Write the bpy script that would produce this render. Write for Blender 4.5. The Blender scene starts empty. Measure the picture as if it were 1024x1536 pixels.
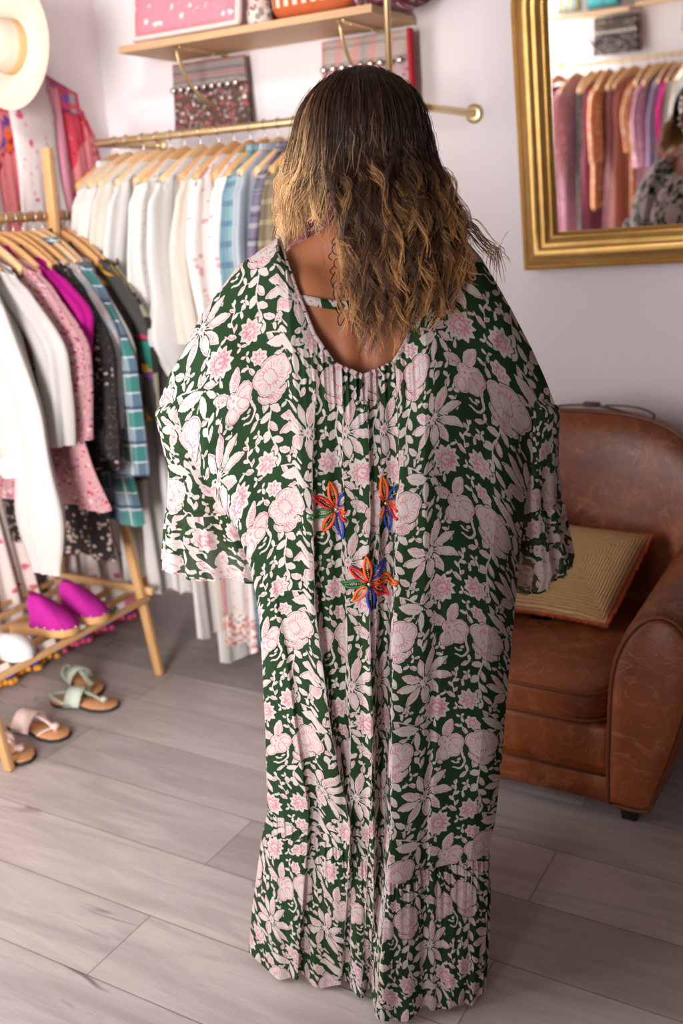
import bpy, bmesh, math, random
import numpy as np
from math import sin, cos, pi, radians, sqrt
from mathutils import Vector, Matrix
from mathutils.bvhtree import BVHTree

SC = bpy.context.scene
COL = SC.collection
rng = np.random.default_rng(7)
random.seed(5)
A = np.array
def v3(*a): return np.array(a, float)
def unit(v):
    v = np.asarray(v, float); return v / max(np.linalg.norm(v), 1e-9)
def sstep(a, b, x):
    t = np.clip((np.asarray(x, float) - a) / (b - a), 0, 1); return t * t * (3 - 2 * t)

# ------------------------------------------------------------------ objects
LOC = {}
def tag(o, label=None, cat=None, group=None, kind=None):
    if label: o['label'] = label
    if cat: o['category'] = cat
    if group: o['group'] = group
    if kind: o['kind'] = kind
    return o
def empty(name, loc, label, cat, group=None):
    o = bpy.data.objects.new(name, None); COL.objects.link(o)
    o.empty_display_size = .05
    o.location = loc; LOC[o] = v3(*loc)
    return tag(o, label, cat, group)
def mk(name, V, F, mat, parent=None, smooth=True, attrs=None, uv=None, loc=None, cattr=None):
    """link one mesh; V in world metres, F quads/tris array or list"""
    V = np.asarray(V, float)
    base = LOC[parent] if parent is not None else (v3(*loc) if loc is not None else v3(0, 0, 0))
    me = bpy.data.meshes.new(name)
    if isinstance(F, np.ndarray):
        m, k = F.shape
        me.vertices.add(len(V)); me.vertices.foreach_set('co', (V - base).astype(np.float32).ravel())
        me.loops.add(m * k); me.loops.foreach_set('vertex_index', F.astype(np.int32).ravel())
        me.polygons.add(m); me.polygons.foreach_set('loop_start', np.arange(0, m * k, k, dtype=np.int32))
        fl = F.ravel()
    else:
        me.from_pydata([tuple(p) for p in (V - base)], [], [tuple(int(i) for i in f) for f in F])
        fl = np.array([i for f in F for i in f])
    if uv is not None:
        l = me.uv_layers.new(name='UVMap'); l.data.foreach_set('uv', np.asarray(uv, np.float32)[fl].ravel())
    for k2, a in (attrs or {}).items():
        at = me.attributes.new(k2, 'FLOAT', 'POINT'); at.data.foreach_set('value', np.asarray(a, np.float32))
    for k2, a in (cattr or {}).items():
        at = me.attributes.new(k2, 'FLOAT_COLOR', 'POINT'); at.data.foreach_set('color', np.asarray(a, np.float32).ravel())
    me.update(calc_edges=True); me.validate()
    if smooth: me.polygons.foreach_set('use_smooth', np.ones(len(me.polygons), bool))
    me.materials.append(mat)
    o = bpy.data.objects.new(name, me); COL.objects.link(o)
    if parent is not None: o.parent = parent
    else: o.location = base
    LOC[o] = base
    return o
class MB:
    """collects shapes into one mesh"""
    def __init__(s): s.V = []; s.F = []; s.U = []; s.n = 0
    def add(s, VF, uv=None):
        V, F = VF[0], VF[1]
        s.V.append(np.asarray(V, float)); s.F += [[int(i) + s.n for i in f] for f in F]
        s.U.append(np.asarray(uv if uv is not None else np.zeros((len(V), 2)))); s.n += len(V); return s
    def build(s, name, mat, parent=None, smooth=True, **k):
        return mk(name, np.concatenate(s.V), s.F, mat, parent, smooth, uv=np.concatenate(s.U), **k)
def grid(nr, nc, wrap=False):
    i, j = np.meshgrid(np.arange(nr - 1), np.arange(nc if wrap else nc - 1), indexing='ij')
    j2 = (j + 1) % nc
    return np.stack([i * nc + j, i * nc + j2, (i + 1) * nc + j2, (i + 1) * nc + j], -1).reshape(-1, 4)
def rbox(c, size, r=.004, rot=None, seg=2):
    bm = bmesh.new(); bmesh.ops.create_cube(bm, size=1)
    for v in bm.verts: v.co = Vector((v.co.x * size[0], v.co.y * size[1], v.co.z * size[2]))
    if r: bmesh.ops.bevel(bm, geom=bm.edges[:], offset=min(r, min(size) * .45), segments=seg, affect='EDGES', profile=.5)
    bm.verts.index_update()
    V = A([v.co[:] for v in bm.verts]); F = [[v.index for v in f.verts] for f in bm.faces]; bm.free()
    if rot is not None: V = V @ np.asarray(rot, float).T
    return V + A(c), F
def bar(p, q, w, h, r=.003, up=(0, 0, 1)):
    p, q = A(p, float), A(q, float); d = q - p; L = np.linalg.norm(d); x = d / L
    y = np.cross(A(up, float), x)
    if np.linalg.norm(y) < 1e-4: y = np.cross(v3(0, 1, 0), x)
    y = unit(y); z = np.cross(x, y)
    return rbox((p + q) / 2, (L, w, h), r, np.stack([x, y, z], 1))
def catmull(P, n):
    P = A(P, float); m = len(P)
    if m == 2: return P[0] + (P[1] - P[0]) * np.linspace(0, 1, n)[:, None]
    Q = np.concatenate([[2 * P[0] - P[1]], P, [2 * P[-1] - P[-2]]])
    t = np.linspace(0, m - 1 - 1e-6, n); i = t.astype(int); f = (t - i)[:, None]
    a, b, c, d = Q[i], Q[i + 1], Q[i + 2], Q[i + 3]
    return .5 * (2 * b + (c - a) * f + (2 * a - 5 * b + 4 * c - d) * f ** 2 + (3 * b - a - 3 * c + d) * f ** 3)
def frames(P):
    T = np.gradient(P, axis=0); T /= np.maximum(np.linalg.norm(T, axis=1), 1e-9)[:, None]
    n = np.cross(T[0], v3(0, 0, 1))
    if np.linalg.norm(n) < .1: n = np.cross(T[0], v3(1, 0, 0))
    N = [unit(n)]
    for t in T[1:]:
        q = N[-1] - t * (N[-1] @ t); N.append(unit(q))
    N = A(N); return T, N, np.cross(T, N)
def tube(P, r, n=8, closed=False, flat=1.0, cap=True):
    P = A(P, float); m = len(P); r = np.broadcast_to(np.asarray(r, float), (m,))
    T, N, B = frames(P); th = np.linspace(0, 2 * pi, n, endpoint=False)
    V = P[:, None] + r[:, None, None] * (N[:, None] * np.cos(th)[None, :, None] + flat * B[:, None] * np.sin(th)[None, :, None])
    F = grid(m, n, True).tolist()
    if closed: F += [[(m - 1) * n + j, (m - 1) * n + (j + 1) % n, (j + 1) % n, j] for j in range(n)]
    elif cap: F += [list(range(n))[::-1], list(range((m - 1) * n, m * n))]
    return V.reshape(-1, 3), F
def lathe(prof, c, axis=(0, 0, 1), n=32):
    prof = A(prof, float); ax = unit(axis); a = unit(np.cross(ax, v3(0, 1, 0) if abs(ax[1]) < .9 else v3(1, 0, 0))); b = np.cross(ax, a)
    th = np.linspace(0, 2 * pi, n, endpoint=False)
    V = A(c, float) + prof[:, 0, None, None] * (a * np.cos(th)[:, None] + b * np.sin(th)[:, None])[None] + prof[:, 1, None, None] * ax
    return V.reshape(-1, 3), grid(len(prof), n, True).tolist()
def ball(c, r, n=8):
    r = np.broadcast_to(np.asarray(r, float), (3,))
    t = np.linspace(0.001, pi - .001, n); p = np.linspace(0, 2 * pi, 2 * n, endpoint=False)
    V = np.stack([np.outer(np.sin(t), np.cos(p)), np.outer(np.sin(t), np.sin(p)), np.outer(np.cos(t), np.ones(2 * n))], -1)
    return (V * r + A(c)).reshape(-1, 3), grid(n, 2 * n, True)[:, ::-1].tolist()
def superell(c, r, e=.4, n=28, m=40, bend=None):
    t = np.linspace(-pi / 2 + .001, pi / 2 - .001, n); p = np.linspace(0, 2 * pi, m, endpoint=False)
    f = lambda x: np.sign(x) * np.abs(x) ** e
    V = np.stack([f(np.cos(t))[:, None] * f(np.cos(p)), f(np.cos(t))[:, None] * f(np.sin(p)), f(np.sin(t))[:, None] * np.ones(m)], -1)
    return (V * A(r) + A(c)).reshape(-1, 3), grid(n, m, True).tolist()

# ------------------------------------------------------------------ materials
def lin(h):
    if not isinstance(h, str): return tuple(h) + ((1,) if len(h) == 3 else ())
    h = h.lstrip('#'); c = [int(h[i:i + 2], 16) / 255 for i in (0, 2, 4)]
    return tuple(x / 12.92 if x <= .04045 else ((x + .055) / 1.055) ** 2.4 for x in c) + (1,)
class M:
    def __init__(s, name, rough=.6, metal=0., spec=.4):
        s.m = bpy.data.materials.new(name); s.m.use_nodes = True; s.t = s.m.node_tree; s.N = s.t.nodes
        s.b = s.N['Principled BSDF']; s.out = s.N['Material Output']
        s.b.inputs['Roughness'].default_value = rough; s.b.inputs['Metallic'].default_value = metal
        s.b.inputs['Specular IOR Level'].default_value = spec
    def link(s, a, b): s.t.links.new(a, b)
    def set(s, sock, x):
        if hasattr(x, 'is_output'): s.link(x, sock)
        elif isinstance(x, str): sock.default_value = lin(x)
        elif isinstance(x, tuple) and len(x) == 3 and sock.type == 'RGBA': sock.default_value = x + (1,)
        else: sock.default_value = x
    def n(s, t, **k):
        n = s.N.new(t)
        for a, b in k.items(): setattr(n, a, b)
        return n
    def math(s, op, a, b=0., c=None):
        n = s.n('ShaderNodeMath', operation=op); s.set(n.inputs[0], a); s.set(n.inputs[1], b)
        if c is not None: s.set(n.inputs[2], c)
        return n.outputs[0]
    def mix(s, f, a, b, blend='MIX'):
        n = s.n('ShaderNodeMix', data_type='RGBA', blend_type=blend); s.set(n.inputs[0], f); s.set(n.inputs[6], a); s.set(n.inputs[7], b)
        return n.outputs[2]
    def ramp(s, f, a, b):
        n = s.n('ShaderNodeMapRange', interpolation_type='SMOOTHSTEP'); s.set(n.inputs[0], f); n.inputs[1].default_value = a; n.inputs[2].default_value = b
        return n.outputs[0]
    def coord(s, kind='Object', scale=(1, 1, 1), rot=(0, 0, 0), loc=(0, 0, 0)):
        c = s.n('ShaderNodeTexCoord'); m = s.n('ShaderNodeMapping'); s.link(c.outputs[kind], m.inputs[0])
        m.inputs['Scale'].default_value = scale; m.inputs['Rotation'].default_value = rot; m.inputs['Location'].default_value = loc
        return m.outputs[0]
    def sep(s, v):
        n = s.n('ShaderNodeSeparateXYZ'); s.link(v, n.inputs[0]); return n.outputs
    def noise(s, v, scale, detail=4, rough=.55, dist=0., out='Fac'):
        n = s.n('ShaderNodeTexNoise'); s.link(v, n.inputs['Vector']); n.inputs['Scale'].default_value = scale
        n.inputs['Detail'].default_value = detail; n.inputs['Roughness'].default_value = rough; n.inputs['Distortion'].default_value = dist
        return n.outputs[out]
    def vor(s, v, scale, out='Distance', feature='F1'):
        n = s.n('ShaderNodeTexVoronoi', feature=feature); s.link(v, n.inputs['Vector']); n.inputs['Scale'].default_value = scale
        return n.outputs[out]
    def attr(s, name, out='Fac'):
        n = s.n('ShaderNodeAttribute', attribute_name=name); return n.outputs[out]
    def bump(s, h, strength=.3, dist=.01):
        n = s.n('ShaderNodeBump'); s.link(h, n.inputs['Height']); n.inputs['Strength'].default_value = strength; n.inputs['Distance'].default_value = dist
        s.link(n.outputs[0], s.b.inputs['Normal']); return n
    def col(s, c): s.set(s.b.inputs['Base Color'], c); return s
    def translucent(s, f, c, clear=0.):
        t = s.n('ShaderNodeBsdfTranslucent'); s.set(t.inputs[0], c); x = s.n('ShaderNodeMixShader'); x.inputs[0].default_value = f
        s.link(s.b.outputs[0], x.inputs[1]); s.link(t.outputs[0], x.inputs[2]); o = x.outputs[0]
        if clear:
            q = s.n('ShaderNodeBsdfTransparent'); y = s.n('ShaderNodeMixShader'); y.inputs[0].default_value = clear
            s.link(o, y.inputs[1]); s.link(q.outputs[0], y.inputs[2]); o = y.outputs[0]
        s.link(o, s.out.inputs[0]); return s
def plain(name, c, rough=.6, metal=0., var=.06, scale=20., bump=0., spec=.4):
    m = M(name, rough, metal, spec); v = m.coord(); f = m.noise(v, scale)
    k = lin(c); d = tuple(max(0, x * (1 - 2 * var)) for x in k[:3]); e = tuple(min(1, x * (1 + 2 * var)) for x in k[:3])
    m.col(m.mix(f, d, e))
    if bump: m.bump(m.noise(v, scale * 6), bump, .002)
    return m.m
def cloth(name, c, pattern=None, tr=.25, rough=.85, **p):
    m = M(name, rough, 0, .15); uv = m.coord('UV'); ob = m.coord('Object')
    base = m.mix(m.noise(ob, 30), tuple(x * .94 for x in lin(c)[:3]), lin(c)[:3])
    if pattern == 'dots':
        for i, (cc, sc, th) in enumerate(p['dots']):
            d = m.vor(m.coord('UV', loc=(i * .37, i * .61, 0)), sc); w = m.math('ADD', d, m.math('MULTIPLY', m.math('SUBTRACT', m.noise(uv, sc * 3), .5), .5))
            base = m.mix(m.math('LESS_THAN', w, th), base, cc)
    elif pattern == 'plaid':
        x, y, _ = m.sep(uv)
        for cc, per, wid, off, ax in p['bands']:
            q = m.math('FRACT', m.math('ADD', m.math('DIVIDE', y if ax else x, per), off + 100))
            base = m.mix(m.math('MULTIPLY', m.math('LESS_THAN', q, wid), p.get('op', .6)), base, cc)
    elif pattern == 'blotch':
        for i, (cc, sc, th) in enumerate(p['dots']):
            f = m.noise(m.coord('UV', loc=(i * 3.3, i * 1.7, 0)), sc, 3, .6, 1.)
            base = m.mix(m.ramp(f, th, th + .03), base, cc)
    m.col(base); m.bump(m.noise(uv, 900, 2), .15, .001)
    if tr: m.translucent(tr, base)
    return m.m

# ================================================================== camera
YAW, PIT, ROL, FPX, CAMH = radians(30.5), radians(16.6), radians(-3.3), 1512., 1.5
fw = v3(-sin(YAW) * cos(PIT), cos(YAW) * cos(PIT), -sin(PIT)); rt0 = v3(cos(YAW), sin(YAW), 0); up0 = np.cross(rt0, fw)
rt = rt0 * cos(ROL) + up0 * sin(ROL); up = np.cross(rt, fw)
cd = bpy.data.cameras.new('camera'); cam = bpy.data.objects.new('camera', cd); COL.objects.link(cam); SC.camera = cam
cam.matrix_world = Matrix([[rt[0], up[0], -fw[0], 0], [rt[1], up[1], -fw[1], 0], [rt[2], up[2], -fw[2], CAMH], [0, 0, 0, 1]])
cd.sensor_fit = 'VERTICAL'; cd.sensor_height = 36; cd.lens = FPX / 1536 * 36; cd.clip_start = .05
cd.dof.use_dof = True; cd.dof.focus_distance = 1.83; cd.dof.aperture_fstop = 2.5

# ================================================================== room
XL, XR, YB, YF, ZC = -2.75, 2.1, 3.1, -1.3, 2.75
mw = M('white_wall', .75, 0, .25); wv = mw.coord(); mw.col(mw.mix(mw.noise(wv, 2.2), '#e9e1e3', '#eee6e8')); mw.bump(mw.noise(wv, 260, 3), .08, .002); WALL = mw.m
mf = M('grey_oak_vinyl_planks', .42, 0, .45)
fx, fy, _ = mf.sep(mf.coord())
row = mf.math('FLOOR', mf.math('DIVIDE', mf.math('SUBTRACT', fy, 1.213), .2048))
odd = mf.math('ABSOLUTE', mf.math('MODULO', row, 2.))
px = mf.math('ADD', mf.math('ADD', fx, 1.396), mf.math('MULTIPLY', odd, .745))
colm = mf.math('FLOOR', mf.math('DIVIDE', px, 1.49))
fr = mf.math('FRACT', mf.math('DIVIDE', mf.math('SUBTRACT', fy, 1.213), .2048)); fc = mf.math('FRACT', mf.math('DIVIDE', px, 1.49))
cw = mf.n('ShaderNodeCombineXYZ'); mf.link(row, cw.inputs[0]); mf.link(colm, cw.inputs[1])
wn = mf.n('ShaderNodeTexWhiteNoise', noise_dimensions='2D'); mf.link(cw.outputs[0], wn.inputs['Vector'])
gx = mf.n('ShaderNodeCombineXYZ'); mf.set(gx.inputs[0], mf.math('ADD', fx, mf.math('MULTIPLY', wn.outputs[0], 37.)))
mf.link(fy, gx.inputs[1]); mf.link(mf.math('MULTIPLY', wn.outputs[0], 9.), gx.inputs[2])
gm = mf.n('ShaderNodeMapping'); mf.link(gx.outputs[0], gm.inputs[0]); gm.inputs['Scale'].default_value = (1.6, 11, 1)
g1 = mf.noise(gm.outputs[0], 1.3, 6, .6, 1.2); g2 = mf.noise(gm.outputs[0], 5., 8, .7, .5)
gm2 = mf.n('ShaderNodeMapping'); mf.link(gx.outputs[0], gm2.inputs[0]); gm2.inputs['Scale'].default_value = (6, 90, 1)
g3 = mf.noise(gm2.outputs[0], 3., 4, .7)
c0 = mf.mix(mf.ramp(g1, .3, .7), '#a69b98', '#bcb1ae'); c0 = mf.mix(mf.math('MULTIPLY', mf.ramp(g2, .55, .8), .35), c0, '#7d7472')
c0 = mf.mix(mf.math('MULTIPLY', mf.ramp(g3, .45, .75), .22), c0, '#7f7570')
crk = mf.noise(gm.outputs[0], .9, 2, .5, .7); crk = mf.math('ABSOLUTE', mf.math('SUBTRACT', crk, .5))
sp = mf.noise(gx.outputs[0], 2.1, 1); knot = mf.math('MULTIPLY', mf.math('SUBTRACT', 1., mf.ramp(crk, .0, .016)), mf.ramp(sp, .58, .68))
c0 = mf.mix(mf.math('MULTIPLY', knot, .75), c0, '#4a423e')
tone = mf.math('MULTIPLY_ADD', wn.outputs[0], .34, .8); c0 = mf.mix(1., c0, tone, 'MULTIPLY')
ea = mf.math('LESS_THAN', mf.math('MINIMUM', fr, mf.math('SUBTRACT', 1., fr)), .0075); eb = mf.math('LESS_THAN', mf.math('MINIMUM', fc, mf.math('SUBTRACT', 1., fc)), .001)
gap = mf.math('MAXIMUM', ea, eb); c0 = mf.mix(mf.math('MULTIPLY', gap, .55), c0, '#3d3532')
mf.col(c0); mf.set(mf.b.inputs['Roughness'], mf.math('MULTIPLY_ADD', g2, .2, .34))
mf.bump(mf.math('SUBTRACT', mf.math('MULTIPLY', g3, .3), gap), .25, .002); FLOOR = mf.m
def struct(name, VF, mat): return tag(mk(name, VF[0], VF[1], mat, None, False), kind='structure')
struct('floor', rbox(((XL + XR) / 2, (YB + YF) / 2, -.05), (XR - XL + .2, YB - YF + .2, .1), 0), FLOOR)
struct('ceiling', rbox(((XL + XR) / 2, (YB + YF) / 2, ZC + .05), (XR - XL + .2, YB - YF + .2, .1), 0), plain('grey_ceiling', '#a39c98', .8, 0, .03, 3))
struct('wall_back', rbox(((XL + XR) / 2, YB + .05, ZC / 2), (XR - XL + .2, .1, ZC), 0), WALL)
struct('wall_front', rbox(((XL + XR) / 2, YF - .05, ZC / 2), (XR - XL + .2, .1, ZC), 0), WALL)
struct('wall_right', rbox((XR + .05, (YB + YF) / 2, ZC / 2), (.1, YB - YF, ZC), 0), plain('taupe_wall', '#6d6059', .8, 0, .04, 3))
WY0, WY1, WZ0, WZ1 = -1.15, .8, .35, 2.45
wl = MB()
for y0, y1, z0, z1 in ((YF, WY0, 0, ZC), (WY1, YB, 0, ZC), (WY0, WY1, 0, WZ0), (WY0, WY1, WZ1, ZC)):
    wl.add(rbox((XL - .05, (y0 + y1) / 2, (z0 + z1) / 2), (.1, y1 - y0, z1 - z0), 0))
tag(wl.build('wall_left', WALL, None, False), kind='structure')
WHT = plain('white_paint', '#efecea', .4)
wf = MB()
for y in (WY0 + .03, (WY0 + WY1) / 2, WY1 - .03): wf.add(rbox((XL - .05, y, (WZ0 + WZ1) / 2), (.07, .06, WZ1 - WZ0), .004))
for z in (WZ0 + .03, WZ1 - .03): wf.add(rbox((XL - .05, (WY0 + WY1) / 2, z), (.07, WY1 - WY0, .06), .004))
win = tag(wf.build('window_1', WHT, None, False), kind='structure')
gl = M('window_glass', .02); tb = gl.n('ShaderNodeBsdfTransparent'); gs = gl.n('ShaderNodeBsdfGlossy'); gs.inputs['Roughness'].default_value = .01
mx = gl.n('ShaderNodeMixShader'); mx.inputs[0].default_value = .06; gl.link(tb.outputs[0], mx.inputs[1]); gl.link(gs.outputs[0], mx.inputs[2]); gl.link(mx.outputs[0], gl.out.inputs[0])
mk('pane', *rbox((XL - .06, (WY0 + WY1) / 2, (WZ0 + WZ1) / 2), (.006, WY1 - WY0 - .1, WZ1 - WZ0 - .1), 0), gl.m, win, False)
for nm, c, s in (('baseboard_right', (XR - .006, (YB + YF) / 2, .04), (.012, YB - YF, .08)), ('baseboard_front', (.8, YF + .006, .04), (2.5, .012, .08))):
    struct(nm, rbox(c, s, .003), WHT)

# light: daylight through the window, sky
w = bpy.data.worlds.new('sky'); SC.world = w; w.use_nodes = True
w.node_tree.nodes['Background'].inputs[0].default_value = (.86, .93, 1, 1); w.node_tree.nodes['Background'].inputs[1].default_value = 1.0
def area(name, loc, rot, sx, sy, e, c):
    l = bpy.data.lights.new(name, 'AREA'); l.shape = 'RECTANGLE'; l.size = sx; l.size_y = sy; l.energy = e; l.color = c
    o = bpy.data.objects.new(name, l); COL.objects.link(o); o.location = loc; o.rotation_euler = rot; return o
area('window_daylight', (XL - .22, (WY0 + WY1) / 2, 1.5), (0, radians(-90), 0), 2.3, 2.1, 145, (1., .965, .95))
# glazed shop door in the front wall, behind the camera
dx0, dx1, dz = -1.42, -.52, 2.2
db = MB()
for xx in (dx0 + .04, dx1 - .04): db.add(rbox((xx, YF + .012, dz / 2), (.08, .05, dz), .004))
for zz in (.09, dz - .04): db.add(rbox(((dx0 + dx1) / 2, YF + .012, zz), (dx1 - dx0, .05, .16 if zz < 1 else .08), .004))
door = tag(db.build('door_1', WHT, None, False), kind='structure')
mk('pane', *rbox(((dx0 + dx1) / 2, YF + .01, 1.14), (dx1 - dx0 - .15, .006, 2.0), 0), gl.m, door, False)
mk('door_handle', *tube(catmull([(dx1 - .04, YF + .04, 1.12), (dx1 - .04, YF + .08, 1.1), (dx1 - .04, YF + .08, .95), (dx1 - .04, YF + .04, .93)], 16), .009, 8), plain('steel_handle', '#b9b6b2', .3, 1.), door)
_d = unit(v3(-1.75, 3.7, -.15)); _q = Vector(_d).to_track_quat('-Z', 'Y').to_euler()
area('door_aimed_lamp', ((dx0 + dx1) / 2, YF + .3, 1.25), _q, .8, 1.9, 42, (1., .96, .945)).data.spread = radians(75)  # added lamp indoors, spread narrowed and aimed to brighten the left back corner
def spotlight(x, y, aim, e):  # added lamp out of view, brightens the left wall and kimono
    t = empty('added_spotlight', (x, y, ZC), 'added unseen ceiling spotlight brightening the corner', 'spotlight')
    d = unit(A(aim, float) - v3(x, y, ZC - .12)); p = v3(x, y, ZC - .12)
    mk('canopy', *lathe([(.001, 0), (.045, 0), (.045, -.02), (.001, -.022)], (x, y, ZC)), WHT, t); mk('arm', *tube([(x, y, ZC - .02), (x, y, ZC - .12)], .008, 8), WHT, t)
    mk('housing', *lathe([(.001, -.06), (.04, -.06), (.042, -.05), (.042, .07), (.038, .07), (.036, .03), (.001, .03)], p, d, 24), WHT, t)
    l = bpy.data.lights.new('added_spot_lamp', 'SPOT'); l.energy = e; l.spot_size = radians(85); l.spot_blend = .9; l.shadow_soft_size = .12; l.color = (1, .95, .92)
    o = bpy.data.objects.new('added_spot_lamp', l); COL.objects.link(o); o.parent = t; o.location = p + d * .09 - v3(x, y, ZC); o.rotation_euler = Vector(d).to_track_quat('-Z', 'Y').to_euler()
spotlight(-1.25, 1.25, (-2.75, 2.75, 1.75), 55)
SC.view_settings.view_transform = 'Standard'; SC.view_settings.look = 'None'; SC.view_settings.exposure = 0.; SC.view_settings.gamma = 1; SC.view_settings.use_curve_mapping = False
SC.cycles.use_denoising = True
SC.cycles.max_bounces = 8; SC.cycles.diffuse_bounces = 5; SC.cycles.transparent_max_bounces = 12; SC.cycles.caustics_reflective = False; SC.cycles.caustics_refractive = False

# ================================================================== fittings
BRASS = plain('brushed_brass', '#e8d2a2', .38, 1., .05, 60)
WOODL = M('shelf_wood', .5); _v = WOODL.coord(scale=(3, 40, 40)); WOODL.col(WOODL.mix(WOODL.noise(_v, 2, 5, .6, .6), '#d9b48b', '#b98f66')); WOODL = WOODL.m
def pine(name, a, b, sc):
    m = M(name, .5); v = m.coord(scale=sc); m.col(m.mix(m.noise(v, 2, 5, .6, .8), a, b)); return m.m
PINEY = pine('pine_rail', '#d9b081', '#b98a58', (40, 3, 40)); PINEZ = pine('pine_leg', '#d2a877', '#b0824f', (40, 40, 3)); PINEX = pine('pine_slat', '#d9b081', '#b98a58', (3, 40, 40))
HANG = plain('hanger_wood', '#cf9d68', .45, 0, .12, 14); HANGL = plain('hanger_wood_pale', '#dcb486', .45, 0, .1, 14); WIRE = plain('steel_hook', '#c9c6c2', .25, 1.)

def brass_rail(x0, x1, yb, yw, z, label, post):
    t = empty('clothes_rail', (x0, yw, z), label, 'clothes rail')
    s = 1 if yw > yb else -1
    k = .03
    def corner(a, b, c):  # rounded corner points
        a, b, c = A(a, float), A(b, float), A(c, float); p = b + unit(a - b) * k; q = b + unit(c - b) * k
        return [(1 - u) ** 2 * p + 2 * u * (1 - u) * b + u * u * q for u in np.linspace(0, 1, 7)]
    P = [v3(x0, yw - s * .004, z)] + corner((x0, yw, z), (x0, yb, z), (x1, yb, z)) + corner((x0, yb, z), (x1, yb, z), (x1, yw, z)) + [v3(x1, yw - s * .004, z)]
    mk('rail', *tube(P, .0125, 12), BRASS, t)
    for x in (x0, x1):
        mk('wall_flange', *lathe([(.0, .012), (.02, .012), (.027, .008), (.03, .0), (.0, .0)], (x, yw, z), (0, -s, 0), 24), BRASS, t)
    for x in post:
        mk('ceiling_post', *tube([(x, yb, z), (x, yb, ZC - .002)], .009, 10), BRASS, t)
    return t
brass_rail(-2.505, -1.27, 2.745, YB, 1.764, 'brass clothes rail under the shelf, crossing behind the woman', [-1.378])
brass_rail(-2.46, -1.15, -.95, YF, 1.764, 'brass clothes rail seen in the gold mirror', [])

def shelf(x0, x1, y0, y1, z, label, brk, s):
    t = empty('wall_shelf', ((x0 + x1) / 2, y1, z), label, 'shelf')
    mk('board', *rbox(((x0 + x1) / 2, (y0 + y1) / 2, z), (x1 - x0, abs(y1 - y0), .022), .002), WOODL, t, False)
    for x in brk:
        b = MB(); yf, yw = y0 + s * .03, y1 - s * .004
        b.add(bar((x, yf, z - .014), (x, yw, z - .014), .024, .005, .001)); b.add(bar((x, yw, z - .014), (x, yw, z - .22), .024, .005, .001, (0, 1, 0)))
        q = np.linspace(0, pi / 2, 14)
        P = np.stack([np.full(14, x), yf + (yw - yf) * (1 - np.cos(q)) , z - .014 - .18 * np.sin(q)], 1)
        b.add(tube(P, .009, 8, flat=.45)); o = b.build('bracket', BRASS, t)
        for f in (.25, .75): mk('screw', *ball((x, yf + (yw - yf) * f, z - .018), (.006, .006, .003), 6), BRASS, o)
    return t
shelf(-2.40, -1.455, 2.80, YB - .001, 2.048, 'pale wooden shelf on curved brass brackets above the brass clothes rail', (-2.18, -1.575), 1)
shelf(-2.46, -1.9, -1.0, YF + .001, 2.058, 'short wooden shelf seen at the top of the gold mirror, holding a turquoise bag', (-2.2,), -1)
shelf(-1.86, -1.2, -1.0, YF + .001, 2.075, 'wooden shelf reflected in the mirror above a multicoloured hanging bag', (-1.5,), -1)

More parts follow.
